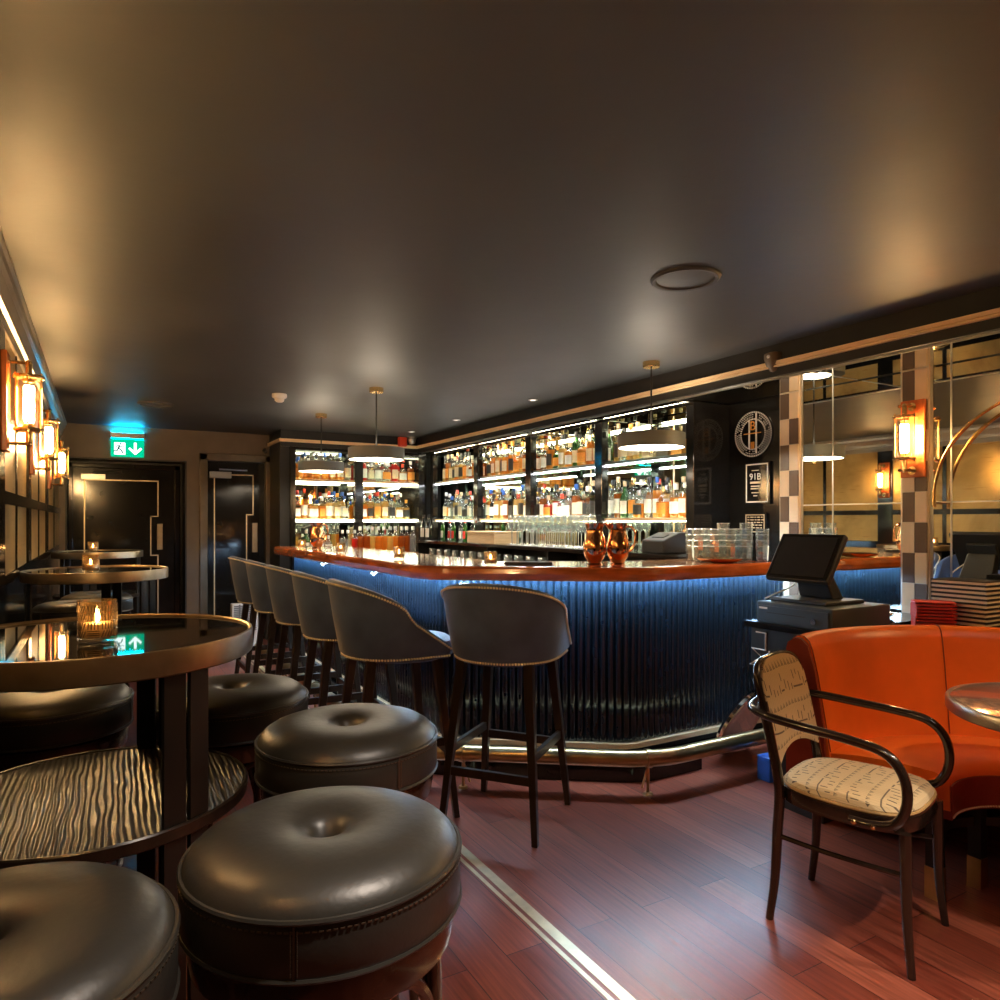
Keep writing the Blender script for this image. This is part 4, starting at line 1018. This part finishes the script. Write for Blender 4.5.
for b_ in range(4):
    y1, y0 = LY[b_]-(.045 if b_ else .09)-.006, LY[b_+1]+.045+.006
    for z, wh, mix in ((ZU, 'top shelf, %s long bay' % names[b_], [WARM, WARM+['dark amber'], MIXT+['green'], ['amber', 'dark', 'clear', 'golden']][b_]), (ZM, 'middle shelf, %s long bay' % names[b_], [COOL, COOL+['amber', 'golden'], ['clear']*5+['dark', 'red', 'dark amber'], COOL+['green', 'amber', 'amber']][b_])):
        shelf_row(y1-y0 if not (b_ == 3 and z == ZU) else .34, lambda d: (XS+.085+rb.uniform(-.015, .015), y1-d), -PI/2, z, mix, allcaps if z == ZM else ['black', 'cork', 'black', 'gold', 'orange'], ['white', 'white', 'cream', 'black', 'orange', 'white'] if z == ZM else ['cream', 'cream', 'orange', 'black', 'white'], wh, 'bottles on the long shelving')
        if not (b_ == 3 and z == ZU): shelf_row(y1-y0-.03, lambda d: (XS+.215, y1-.03-d), -PI/2, z, mix, allcaps, ['white', 'cream', 'black'], wh, 'bottles on the long shelving', .014, True)
# boxes and a dish on the upper right shelf behind the pendant
y = 3.93
for i, (dy, w_, h_, mt, nm_) in enumerate(((.0, .13, .12, 'kraft', 'pale'), (-.15, .12, .15, 'bronze', 'bronze coloured'), (-.29, .11, .11, 'lab_orange', 'orange'))):
    o = MB().box((-.06, -w_/2, 0), (.06, w_/2, h_)).build('gift_box', mt, bevel=.004); o.location = (XS+.11, y+dy-.05, ZU+.0006)
    tag(o, '%s gift box on the upper shelf behind the nearest pendant lamp' % nm_, 'box', 'gift boxes on the upper shelf')
# row of pouring bottles on the far counter
for i in range(13):
    x = 2.20+i*.066; liq = ['clear', 'clear', 'red', 'dark amber', 'dark amber', 'golden', 'amber', 'amber', 'golden', 'amber', 'dark amber', 'dark amber', 'clear'][i]
    bottle(x, 7.17+.02*(i % 2), .995, 0, 'round', liq, 'silver', None, '%s bottle with steel pourer, %s from left on the far low counter' % (liq, ORD[i+1]), 'pouring bottles on the far counter', .92 if i > 2 else .8, .62)
for i in range(4):
    x = 1.87+i*.078; liq = ['green', 'clear', 'golden', 'clear'][i]
    bottle(x, 7.35, .995, 0, 'squat' if i % 2 else 'round', liq, 'white', 'white', 'small %s bottle behind the far copper jug, %s from left' % (liq, ORD[i+1]), 'small bottles at the far left of the counter', .8, .6)
for i in range(6):
    bottle(3.30+.02*(i % 2), 7.05-i*.135, ZLED, -PI/2, 'slim', 'clear' if i % 2 else 'green', ['white', 'red', 'white', 'silver', 'red', 'white'][i], ['white', 'red', 'red', 'white', 'red', 'white'][i], 'slim bottle on the ledge of the first long bay, %s from left' % ORD[i+1], 'slim bottles on the ledge', .68, .6)
for i, (x, y) in enumerate(((2.87, 7.17), (2.93, 7.28))):
    pass
for i in range(2):
    bottle(3.12, 7.16-i*.13, ZLED, -PI/2, 'sloped', 'dark', 'black', 'white', '%s dark wine bottle at the left end of the ledge' % ('left' if i == 0 else 'right'), 'dark wine bottles on the ledge', .9, .6)

# ------------------------------------------------------------------ glasses
def wine_mesh():
    m = MB().lathe([(0, .002), (.030, .001), (.034, .003), (.030, .006), (.006, .012), (.0042, .03), (.0042, .095), (.010, .105), (.030, .130), (.038, .160), (.037, .19), (.031, .225), (.030, .225), (.036, .19), (.037, .160), (.029, .132), (.008, .108)], 16)
    m.tube([(.0305*math.cos(2*PI*i/16), .0305*math.sin(2*PI*i/16), .225) for i in range(16)], .0014, 4, 1, closed=True)
    m.tube([(.0335*math.cos(2*PI*i/16), .0335*math.sin(2*PI*i/16), .003) for i in range(16)], .0016, 4, 1, closed=True); m.cyl((0, 0, .012), (0, 0, .105), .0044, n=6, mi=1)
    return m.mesh('wine_glass', ['glassware', 'glass_highlight'])
wm = wine_mesh()
for r_ in range(3):
    for i in range(11):
        o = bpy.data.objects.new('wine_glass', wm); COL.objects.link(o); o.location = (3.12+r_*.085, 5.25-i*.088-.02*r_, ZLED+.0006); o.scale = (1, 1, 1.12)
        tag(o, 'stemmed wine glass on the ledge, %s from left in the %s row' % (ORD[i+1], ('front', 'middle', 'back')[r_]), 'wine glass', 'wine glasses on the back bar ledge')
def tumbler_mesh(nm_='tumbler', n=8):
    return MB().tube([(.0386*math.cos(2*PI*i/16), .0386*math.sin(2*PI*i/16), .085) for i in range(16)], .0013, 4, 1, closed=True).lathe([(0, .002), (.030, .001), (.033, .004), (.038, .085), (.0365, .085), (.0315, .012), (0, .010)], n, smooth=False).mesh(nm_, ['glassware', 'glass_highlight'])
tm = tumbler_mesh()
k = 0
for r_ in range(2):
    for i in range(5):
        x, y = 3.065+i*.078+.035*r_, 3.005-.05*i+.085*r_
        if x > 3.39: continue
        k += 1; hh = 4 if (i+r_) % 4 != 3 else 5
        for s in range(hh):
            o = bpy.data.objects.new('tumbler', tm); COL.objects.link(o); o.location = (x, y, BT+.0006+s*.034)
            tag(o, 'clear tumbler, %s from bottom, %s stack from left in the %s row of stacks' % (ORD[s+1], ORD[i+1], 'front' if r_ == 0 else 'back'), 'tumbler', 'stacked tumblers at the bar end')
gm = MB().lathe([(.036, 0), (.038, .001), (.034, .075), (.028, .082), (0, .083), (0, .080), (.026, .078), (.032, .072), (.036, .001)], 12).mesh('upturned_glass', 'glassware')
for gnum, (ya, cnt, nm_) in enumerate(((6.95, 13, 'left'), (5.52, 9, 'right'))):
    for i in range(cnt):
        o = bpy.data.objects.new('upturned_glass', gm); COL.objects.link(o); o.location = (3.13+.045*(i % 2), ya-i*.094, .9406); o.scale = (1, 1, 1.15)
        tag(o, 'upturned glass below the ledge, %s from left in the %s group' % (ORD[i+1], nm_), 'glass', 'upturned glasses below the ledge')
# things standing on the ledge and the bar
o = thing('wooden_box', 'pale wooden box on the ledge of the back bar', 'box', (3.23, 5.80, ZLED+.0006))
MB().box((-.13, -.27, 0), (.13, .27, .095)).build('case', 'kraft', o, bevel=.004); MB().box((-.134, -.274, .0955), (.134, .274, .112)).build('lid', 'kraft', o, bevel=.004)
o = thing('receipt_printer', 'dark grey receipt printer on the ledge beside the nearest shelves', 'printer', (3.20, 3.42, ZLED+.0006))
m = MB(); P_ = [(-.12, 0), (.13, 0), (.13, .135), (.02, .135), (-.12, .085)]
vs = [(x, -.10, z) for x, z in P_]+[(x, .10, z) for x, z in P_]
m.add(vs, [(4, 3, 2, 1, 0), (5, 6, 7, 8, 9)]+[(i, (i+1) % 5, 5+(i+1) % 5, 5+i) for i in range(5)]); m.build('body', 'black_plastic', o, bevel=.008)
m = MB(); M_ = Matrix.Translation((-.05, 0, .112)) @ Matrix.Rotation(R(-19.6), 4, 'Y'); m.cbox((0, 0, 0), (.05, .11, .006), M=M_); m.build('paper_slot', 'black_plastic', o)
for i, (x, y, liq) in enumerate(((3.14, 3.86, 'red_liq'), (3.12, 3.98, 'clear'), (3.15, 4.10, 'clear'))):
    o = bpy.data.objects.new('rocks_glass', MB().lathe([(0, .002), (.034, .001), (.037, .004), (.040, .09), (.0385, .09), (.035, .012), (0, .010)], 16).mesh('rocks_glass', liq if i == 0 else 'clear')); COL.objects.link(o); o.location = (x, y, ZLED+.0006)
    tag(o, ('red glass beside the receipt printer', 'clear rocks glass between the red glass and another', 'clear rocks glass nearest the wine glasses')[i], 'glass', 'rocks glasses by the printer')
def pitcher(label, loc, rz):
    t = thing('copper_jug', label, 'jug', loc, rz, 'polished copper jugs')
    prof = [(0, 0), (.040, 0), (.042, .006), (.034, .014), (.036, .022), (.052, .045), (.060, .075), (.060, .105), (.052, .145), (.044, .175), (.043, .195), (.050, .216), (.052, .222), (.048, .219), (.040, .195), (.041, .175), (.048, .145), (.05, .05), (0, .03)]
    MB().lathe(prof, 36).build('body', 'copper', t)
    MB().tube(spline([(.047, 0, .205), (.072, 0, .205), (.092, 0, .175), (.090, 0, .12), (.074, 0, .085), (.057, 0, .075)], 5), .006, 8).build('handle', 'copper', t)
    m = MB(); m.tube([(-.042, 0, .196), (-.056, 0, .214), (-.072, 0, .226)], [.020, .016, .008], 10, flat=(1, .5)); m.build('spout', 'copper', t)
    return t
pj = pitcher('left copper jug of the pair on the front of the bar', (2.262, 2.955, BT+.0006), R(75))
dup(pj, (2.378, 2.905, BT+.0006), R(-28), 'right copper jug of the pair on the front of the bar')
dup(pj, (1.58, 5.85, BT+.0006), R(10), 'single copper jug at the far left end of the bar')
t = thing('copper_dish', 'shallow copper dish on the bar before the stacked tumblers', 'dish', (3.05, 2.83, BT+.0006))
MB().lathe([(0, .003), (.07, .001), (.10, .006), (.125, .020), (.128, .024), (.122, .022), (.098, .010), (0, .007)], 36).build('dish', 'copper', t)
t = thing('bar_tray', 'dark rubber drip tray on the bar between the candle and the copper jugs', 'tray', (2.02, 3.22, BT+.0006), R(-36))
MB().box((-.13, -.05, 0), (.13, .05, .014)).build('mat', 'black_plastic', t, bevel=.003)

# ------------------------------------------------------------------ round emblem, framed print and plaque on the black wall
MX = Matrix(((0, 0, -1, 0), (-1, 0, 0, 0), (0, 1, 0, 0), (0, 0, 0, 1)))    # text plane -> wall facing the room
xw = XR-.0005
t = thing('round_emblem', 'round mosaic emblem with orange and white centre on the black wall', 'wall emblem', (XR, 3.14, 1.895))
MB().lathe([(0, .008), (.150, .008), (.152, 0)], 48, (xw, 3.14, 1.895), M=Matrix.Rotation(-PI/2, 4, 'Y')).build('disc', 'black_gloss', t, True)
m = MB(); rr_ = random.Random(5)
for k_, (r0, cnt) in enumerate(((.098, 44), (.113, 50), (.128, 56), (.143, 62))):
    for i in range(cnt):
        if rr_.random() < .12 and k_ in (1, 2): continue
        a = 2*PI*i/cnt+k_*.05; sz = .0078 if k_ in (0, 3) else .0055
        M = Matrix.Translation((xw-.009, 3.14+r0*math.cos(a), 1.895+r0*math.sin(a))) @ Matrix.Rotation(a, 4, 'X')
        m.cbox((0, 0, 0), (.004, sz*1.25, sz), M=M)
m.build('mosaic_ring', 'paper_white', t, True)
m = MB()
for y_, z0, z1 in ((3.168, 1.80, 1.99), (3.112, 1.77, 2.03)): m.box((xw-.014, y_-.004, z0), (xw-.008, y_+.004, z1))
m.build('white_bars', 'paper_white', t, True)
m = MB(); m.box((xw-.016, 3.07, 1.897), (xw-.0145, 3.21, 1.903)); m.box((xw-.012, 3.128, 1.80), (xw-.009, 3.156, 1.845)); m.build('orange_marks', 'orange_print', t, True)
text('letter', 'B', .085, 'orange_print', t, Matrix.Translation((-.012, .0, .052)) @ MX)
def framed(name, label, cat, yc, zc, wd_, ht, fm, bw):
    t = thing(name, label, cat, (XR, yc, zc))
    MB().box((xw-.018, yc-wd_/2-.012, zc-ht/2-.012), (xw, yc+wd_/2+.012, zc+ht/2+.012)).build('frame', 'black_gloss', t, True, bevel=.003)
    m = MB()
    for s_ in (-1, 1):
        m.box((xw-.0205, yc-wd_/2, zc+s_*(ht/2-bw/2)-bw/2), (xw-.0185, yc+wd_/2, zc+s_*(ht/2-bw/2)+bw/2))
        m.box((xw-.0205, yc+s_*(wd_/2-bw/2)-bw/2, zc-ht/2), (xw-.0185, yc+s_*(wd_/2-bw/2)+bw/2, zc+ht/2))
    m.build('border', fm, t, True)
    return t
t = framed('framed_print', 'black framed print with white lettering on the black wall', 'framed print', 3.10, 1.575, .175, .25, 'paper_white', .008)
text('lettering', '91B', .060, 'paper_white', t, Matrix.Translation((-.021, .012, .040)) @ MX)
m = MB()
for z_, w_, h_ in ((.082, .055, .006), (.004, .082, .014), (-.020, .07, .008), (-.036, .072, .008), (-.062, .06, .006), (-.082, .03, .006)): m.box((xw-.0205, 3.112-w_/2, 1.575+z_-h_/2), (xw-.0185, 3.112+w_/2, 1.575+z_+h_/2))
m.build('small_print', 'lab_cream', t, True)
t = framed('small_plaque', 'small dark plaque with a gold border under the framed print', 'plaque', 3.115, 1.315, .15, .115, 'gold_line', .006)
m = MB(); rr_ = random.Random(8)
for r_ in range(5):
    x_ = -.06
    while x_ < .05:
        w_ = rr_.uniform(.01, .028); m.box((xw-.0200, 3.115-x_-w_, 1.315+.036-r_*.017), (xw-.0185, 3.115-x_, 1.315+.036-r_*.017+.007)); x_ += w_+.008
m.build('engraved_lines', 'gold_line', t, True)

# ------------------------------------------------------------------ till corner
t = thing('till_desk', 'black stand under the till beside the bar end', 'desk', (3.2, 2.1, 0))
MB().box((2.73, 1.96, .655), (3.66, 2.335, .82)).build('drawer_case', 'black_satin', t, True, bevel=.004)
MB().box((2.75, 1.96, 0), (3.66, 2.19, .654)).build('cabinet', 'black_satin', t, True, bevel=.004)
MB().box((2.71, 1.94, .821), (3.66, 2.36, .850)).build('desk_slab', 'black_gloss', t, True, bevel=.003)
st = [(0, .075), (-.022, .022), (-.08, -.01), (-.04, -.03), (-.03, -.085), (.01, -.05)]
MB().tube([(2.726, 2.30, .80), (2.726, 2.245, .80), (2.726, 2.245, .72), (2.726, 2.325, .72), (2.726, 2.27, .685), (2.726, 2.335, .64), (2.726, 2.265, .645)], .004, 6).build('star_outline', 'paper_white', t, True)
MB().tube([(2.726, 2.225, .72), (2.726, 2.225, .645), (2.726, 2.195, .645)], .004, 6).build('star_outline', 'paper_white', t, True)
t = thing('side_ledge', 'black ledge along the right wall behind the orange booth', 'ledge', (3.5, 1.4, 0))
MB().prism([(3.66, .9), (3.66, 1.935), (2.84, 1.935)]+[(2.62+.835*math.cos(R(a)), 1.06+.835*math.sin(R(a))) for a in range(75, -12, -5)], .80, .84).build('ledge_board', 'black_gloss', t, True, bevel=.003)
MB().box((3.46, .9, 0), (3.66, 1.935, .799)).build('cabinet', 'black_satin', t, True)
t = thing('cash_drawer', 'dark blue grey cash drawer with a round lock on the till stand', 'cash drawer', (2.94, 2.10, .8506))
MB().box((2.73, 1.90, .8506), (3.15, 2.30, .948)).build('casing', 'dark_metal', t, True, bevel=.004)
MB().box((2.722, 1.915, .862), (2.7295, 2.285, .932)).build('drawer_front', 'dark_metal', t, True, bevel=.002)
MB().box((2.720, 2.03, .900), (2.7215, 2.235, .904)).build('slot', 'black_plastic', t, True)
MB().box((2.7205, 2.232, .916), (2.7215, 2.278, .925)).build('maker_plate', 'paper_white', t, True)
m = MB(); m.cyl((2.722, 1.985, .886), (2.714, 1.985, .886), .013, n=18); m.build('lock', 'chrome', t, True)
t = thing('till_screen', 'tilted black touch screen till on the cash drawer', 'till', (2.95, 2.13, .9486))
MB().box((2.80, 1.98, .9486), (3.08, 2.28, .966)).build('base_plate', 'black_plastic', t, True, bevel=.005)
m = MB(); vs = [(2.95, 2.05, .966), (3.03, 2.05, .966), (3.03, 2.23, .966), (2.95, 2.23, .966), (2.885, 2.07, 1.13), (2.93, 2.07, 1.14), (2.93, 2.22, 1.14), (2.885, 2.22, 1.13)]
m.add(vs, [(3, 2, 1, 0), (4, 5, 6, 7), (0, 1, 5, 4), (1, 2, 6, 5), (2, 3, 7, 6), (3, 0, 4, 7)]); m.build('stand', 'black_plastic', t, True, bevel=.006)
a_, b_v = Vector((2.80, 0, 1.057)), Vector((2.932, 0, 1.270)); upv = (b_v-a_); ln = upv.length; upv.normalize(); nrm = Vector((-upv.z, 0, upv.x))
M = Matrix(((0, upv.x, nrm.x, (a_.x+b_v.x)/2), (-1, 0, 0, 2.145), (0, upv.z, nrm.z, (a_.z+b_v.z)/2), (0, 0, 0, 1)))
MB().cbox((0, 0, -.016), (.335, ln, .032), M=M).build('housing', 'black_plastic', t, True, bevel=.006)
MB().cbox((0, 0, .0008), (.322, ln-.010, .0018), M=M).build('bezel', 'black_gloss', t, True)
MB().cbox((0, 0, .0025), (.285, ln-.042, .0015), M=M).build('glass', 'screen', t, True)
m = MB(); m.cbox((0, -.01, -.042), (.16, .15, .02), M=M); m.build('rear_hump', 'black_plastic', t, True, bevel=.006)
MB().tube(spline([tuple(M @ Vector((-.10, -.06, -.05))), (2.98, 2.28, 1.02), (2.90, 2.31, .98), (2.80, 2.31, .955)], 5), .0035, 6).build('cable', 'white_plastic', t, True)
t = thing('coin_dish', 'shiny tray of small metal bits beside the till', 'tray', (3.36, 2.12, .8506))
MB().lathe([(0, .003), (.07, .001), (.095, .012), (.10, .022), (.095, .020), (.068, .007), (0, .006)], 28).build('dish', 'chrome', t)
# menus and red cards
rm = random.Random(4)
for i in range(11):
    t = thing('menu_folder', 'black menu folder, %s from the top of the stack on the side ledge' % ORD[11-i], 'menu', (3.44, 1.715, .8406+i*.0202), R(rm.uniform(-1.5, 1.5)), 'black menu folders on the side ledge')
    m = MB(); m.box((-.085, -.118, .0), (.085, .118, .0035)); m.box((-.085, -.118, .0160), (.085, .118, .0195)); m.box((.078, -.118, .0035), (.085, .118, .0160)); m.build('cover', 'black_card', t)
    MB().box((-.081, -.114, .0045), (.077, .114, .0150)).build('pages', 'page', t)
for i in range(9):
    t = thing('red_card', 'folded red card, %s from the top of the stack before the menus' % ORD[9-i], 'card', (3.27, 1.775, .8406+i*.0142), R(40+rm.uniform(-3, 3)), 'folded red cards on the side ledge')
    m = MB(); m.box((-.055, -.08, 0), (.055, .08, .0022)); m.box((-.055, -.08, .0110), (.055, .08, .0132)); m.box((-.055, .077, .0022), (.055, .08, .0110)); m.build('card', 'red_paper', t)

# ------------------------------------------------------------------ orange booth and its table
BX, BY = 2.62, 1.06
def arc(r, a0, a1, n=44): return [(BX+r*math.cos(R(a0+(a1-a0)*i/n)), BY+r*math.sin(R(a0+(a1-a0)*i/n))) for i in range(n+1)]
t = thing('booth_sofa', 'curved orange leather booth sofa by the right wall', 'sofa', (BX, BY, 0))
A0, A1 = -55, 111
MB().sweep(arc(.66, A0, A1), [(-.005, .44), (.012, .56), (.040, .74), (.060, .835), (.072, .868), (.090, .884), (.112, .886), (.130, .872), (.138, .84), (.138, .44)], smooth=True).build('backrest', 'orange_leather', t, True)
for a in (A1-.4, 52, 24, -4, -30):
    m = MB()
    ca, sa = math.cos(R(a)), math.sin(R(a))
    m.tube([(BX+(.66+o_)*ca, BY+(.66+o_)*sa, z) for o_, z in [(-.006, .46), (.0105, .56), (.0385, .74), (.0585, .835), (.0705, .868), (.089, .8855), (.112, .8875), (.131, .873)]], .0022, 5)
    m.build('seam', 'red_leather', t, True)
MB().sweep(arc(.66, A0, A1), [(.085, .30), (.085, .835), (.1395, .835), (.1395, .30)]).build('outer_shell', 'red_leather', t, True)
m = MB(); ca, sa = math.cos(R(A1+.3)), math.sin(R(A1+.3))
MB().sweep(arc(.66, A1+.3, A1+2.2, 3), [(.0, .31), (.012, .56), (.042, .76), (.068, .855), (.092, .880), (.112, .882), (.140, .865), (.146, .84), (.146, .31)]).build('end_panel', 'red_leather', t, True)
MB().sweep(arc(.66, A0, A1-1), [(-.002, .34), (-.002, .452), (-.10, .466), (-.25, .470), (-.34, .464), (-.375, .452), (-.388, .435), (-.390, .34)], smooth=True).build('seat', 'orange_leather', t, True)
MB().sweep(arc(.66, A0, A1-1), [(-.01, .31), (-.01, .339), (-.3905, .339), (-.3905, .425), (-.396, .425), (-.396, .31)]).build('skirt', 'red_leather', t, True)
m = MB()
for x, y in resample(arc(.262, A0, A1-1), .0095): m.ball((x, y, .318), .0042, 6)
m.build('nailhead_trim', 'nail', t, True)
MB().sweep(arc(.34, A0, A1-6), [(.0, .225), (.0, .255), (-.02, .255), (-.02, .225)]).build('under_frame', 'black_satin', t, True)
for a, r in ((100, .33), (62, .33), (20, .33), (-25, .33)):
    x, y = BX+r*math.cos(R(a)), BY+r*math.sin(R(a)); l = MB(); l.box((x-.022, y-.022, .11), (x+.022, y+.022, .309)); lo = l.build('leg', 'black_satin', t, True)
    f_ = MB(); f_.box((x-.024, y-.024, 0), (x+.024, y+.024, .11)); f_.build('foot', 'aged_brass', lo, world=False); fo = lo.children[0]; fo.data.transform(Matrix.Translation((-BX, -BY, 0)))
t = thing('round_table', 'round copper topped table with a silver edge before the orange booth', 'table', (2.665, 1.01, 0))
MB().lathe([(0, .742), (.335, .742), (.338, .740)], 64).build('table_top', 'copper_table', t)
MB().lathe([(.336, .738), (.338, .744), (.347, .744), (.350, .740), (.350, .706), (.346, .702), (0, .702)], 64).build('rim', 'steel', t)
MB().lathe([(.03, .7015), (.03, .03), (.0, .03)], 20).build('pedestal', 'black_satin', t)
MB().lathe([(0, .032), (.17, .020), (.185, .010), (.185, 0), (0, 0)], 40).build('base', 'black_satin', t)

# ------------------------------------------------------------------ bentwood armchair
hd = Vector((.266, -.964)); rz = math.atan2(-hd.x, hd.y)
t = thing('armchair', 'dark bentwood armchair with beige patterned fabric before the booth', 'armchair', (2.175, 1.43, 0), rz)
def seat_outline(k=0., n=40):
    pts = []
    for i in range(n):
        a = 2*PI*i/n; c, s = math.cos(a), math.sin(a); e = .62
        x = (.212+k)*math.copysign(abs(c)**e, c); y = (.215+k)*math.copysign(abs(s)**e, s)
        x *= 1-.10*(-y/.215 if y < 0 else 0)*1 + .0; pts.append((x, y+.005))
    return pts
def layer(specs, mat, name, par):
    vs = []; n = 40
    for k, z in specs: vs += [(x, y, z) for x, y in seat_outline(k, n)]
    fs = []
    for i in range(len(specs)-1):
        for j in range(n): fs.append((i*n+j, i*n+(j+1) % n, (i+1)*n+(j+1) % n, (i+1)*n+j))
    fs.append(tuple(range(n-1, -1, -1))); e = (len(specs)-1)*n; fs.append(tuple(range(e, e+n)))
    return MB().add(vs, fs, 0, True).build(name, mat, par)
layer([(-.012, .400), (.0, .404), (.003, .425), (.0, .448), (-.006, .452)], 'bent_wood', 'seat_frame', t)
layer([(-.010, .4525), (-.008, .462), (-.016, .474), (-.045, .482), (-.11, .487)], 'fabric', 'seat', t)
m = MB(); m.tube([(x, y, .4545) for x, y in seat_outline(-.006)], .0045, 6, closed=True); m.build('piping', 'tan_piping', t)
bz = lambda z: -.178-.035*max(0, (z-.45)/.2)**1.25-.0*z     # lean of the back
def backy(z): return -.185-.085*max(0., (z-.44)/.40)**1.3
for sx in (-1, 1):
    pts = [(sx*.180, -.212, 0), (sx*.176, -.195, .14), (sx*.172, -.188, .30), (sx*.170, -.183, .44), (sx*.172, backy(.58), .58), (sx*.174, backy(.72), .72)]
    MB().tube(spline(pts, 5), [.0125+.0045*min(1, i/10) for i in range(26)], 12).build('rear_leg', 'bent_wood', t)
    pts = [(sx*.192, .215, 0), (sx*.180, .200, .15), (sx*.178, .196, .30), (sx*.178, .194, .41)]
    MB().tube(spline(pts, 5), [.0115+.006*min(1, i/12) for i in range(16)], 12).build('front_leg', 'bent_wood', t)
hp = [(-.174, backy(.72), .72)]
for i in range(0, 13):
    a = PI-PI*i/12; c, s = math.cos(a), math.sin(a); x = .174*math.copysign(abs(c)**.55, c); z = .765+.080*abs(s)**.6
    hp.append((x, backy(z)-.012*(1-abs(c)), z))
hp.append((.174, backy(.72), .72))
MB().tube(hp, .0120, 12).build('back_hoop', 'bent_wood', t)
# upholstered back panel
nx, nz = 14, 16; vs = []; fs = []
def bp(u, v, off):
    z0 = .515+.045*(1-(2*u-1)**2); ztop = .775+.075*max(0., 1-abs(2*u-1)**3.2)**.6
    z = z0+(ztop-z0)*v; x = .171*(2*u-1); bulge = off*(1-(2*u-1)**4)*(1-(2*v-1)**4)
    return (x, backy(z)-.012*(1-(2*u-1)**2)+bulge, z)
for sd, off in ((0, .012), (1, 0.)):
    for i in range(nx+1):
        for j in range(nz+1): p = bp(i/nx, j/nz, off); vs.append((p[0], p[1]+(.017 if sd == 0 else .003), p[2]))
W_ = nz+1; Q = (nx+1)*W_
for i in range(nx):
    for j in range(nz):
        a = i*W_+j; fs.append((a, a+1, a+W_+1, a+W_)); b = Q+a; fs.append((b, b+W_, b+W_+1, b+1))
bd = [i*W_ for i in range(nx+1)]+[nx*W_+j for j in range(1, nz+1)]+[i*W_+nz for i in range(nx-1, -1, -1)]+[j for j in range(nz-1, 0, -1)]
for a, b in zip(bd, bd[1:]+bd[:1]): fs.append((a, b, Q+b, Q+a))
MB().add(vs, fs, 0, True).build('backrest', 'fabric', t)
half = [(.222, .055, .425), (.226, .12, .428), (.234, .185, .452), (.240, .215, .52), (.240, .205, .60), (.236, .155, .652), (.232, .06, .668), (.226, -.08, .676), (.212, -.20, .684), (.170, -.275, .690), (.09, -.305, .692), (0, -.312, .692)]
MB().tube(spline(half+[(-x, y, z) for x, y, z in half[-2::-1]], 5), .0145, 12).build('arm_hoop', 'bent_wood', t)
for sx in (-1, 1):
    for y in (.07, .125): MB().lathe([(0, .004), (.006, .003), (.008, 0)], 12, M=Matrix.Translation((sx*.2385, y, .4265)) @ Matrix.Rotation(sx*PI/2, 4, 'Y')).build('brass_screw', 'brass', t)
MB().tube(spline([(-.174, -.19, .285), (-.158, -.06, .272), (-.156, .06, .272), (-.176, .19, .285)], 6), .0085, 8).build('stretcher', 'bent_wood', t)
MB().tube(spline([(.174, -.19, .285), (.158, -.06, .272), (.156, .06, .272), (.176, .19, .285)], 6), .0085, 8).build('stretcher', 'bent_wood', t)

# ------------------------------------------------------------------ camera, world, view
cam = bpy.data.cameras.new('camera'); co = bpy.data.objects.new('camera', cam); COL.objects.link(co)
th = math.atan(400/700)
co.location = (0, 0, H); co.rotation_euler = (R(90), 0, -th)
cam.sensor_width = 36; cam.lens = 25.2; cam.shift_y = .021; cam.clip_start = .03
SC.camera = co
wd = bpy.data.worlds.new('dim_interior'); SC.world = wd; wd.use_nodes = True
wd.node_tree.nodes['Background'].inputs['Color'].default_value = (1., .86, .72, 1); wd.node_tree.nodes['Background'].inputs['Strength'].default_value = .02
SC.view_settings.view_transform = 'Standard'; SC.view_settings.look = 'None'; SC.view_settings.gamma = 1; SC.view_settings.use_curve_mapping = False
SC.view_settings.exposure = 1.85
cy = SC.cycles
cy.max_bounces = 10; cy.diffuse_bounces = 4; cy.glossy_bounces = 6; cy.transmission_bounces = 6; cy.transparent_max_bounces = 24
cy.sample_clamp_indirect = 6; cy.sample_clamp_direct = 0; cy.blur_glossy = .6; cy.caustics_reflective = True; cy.caustics_refractive = False
cy.use_denoising = True
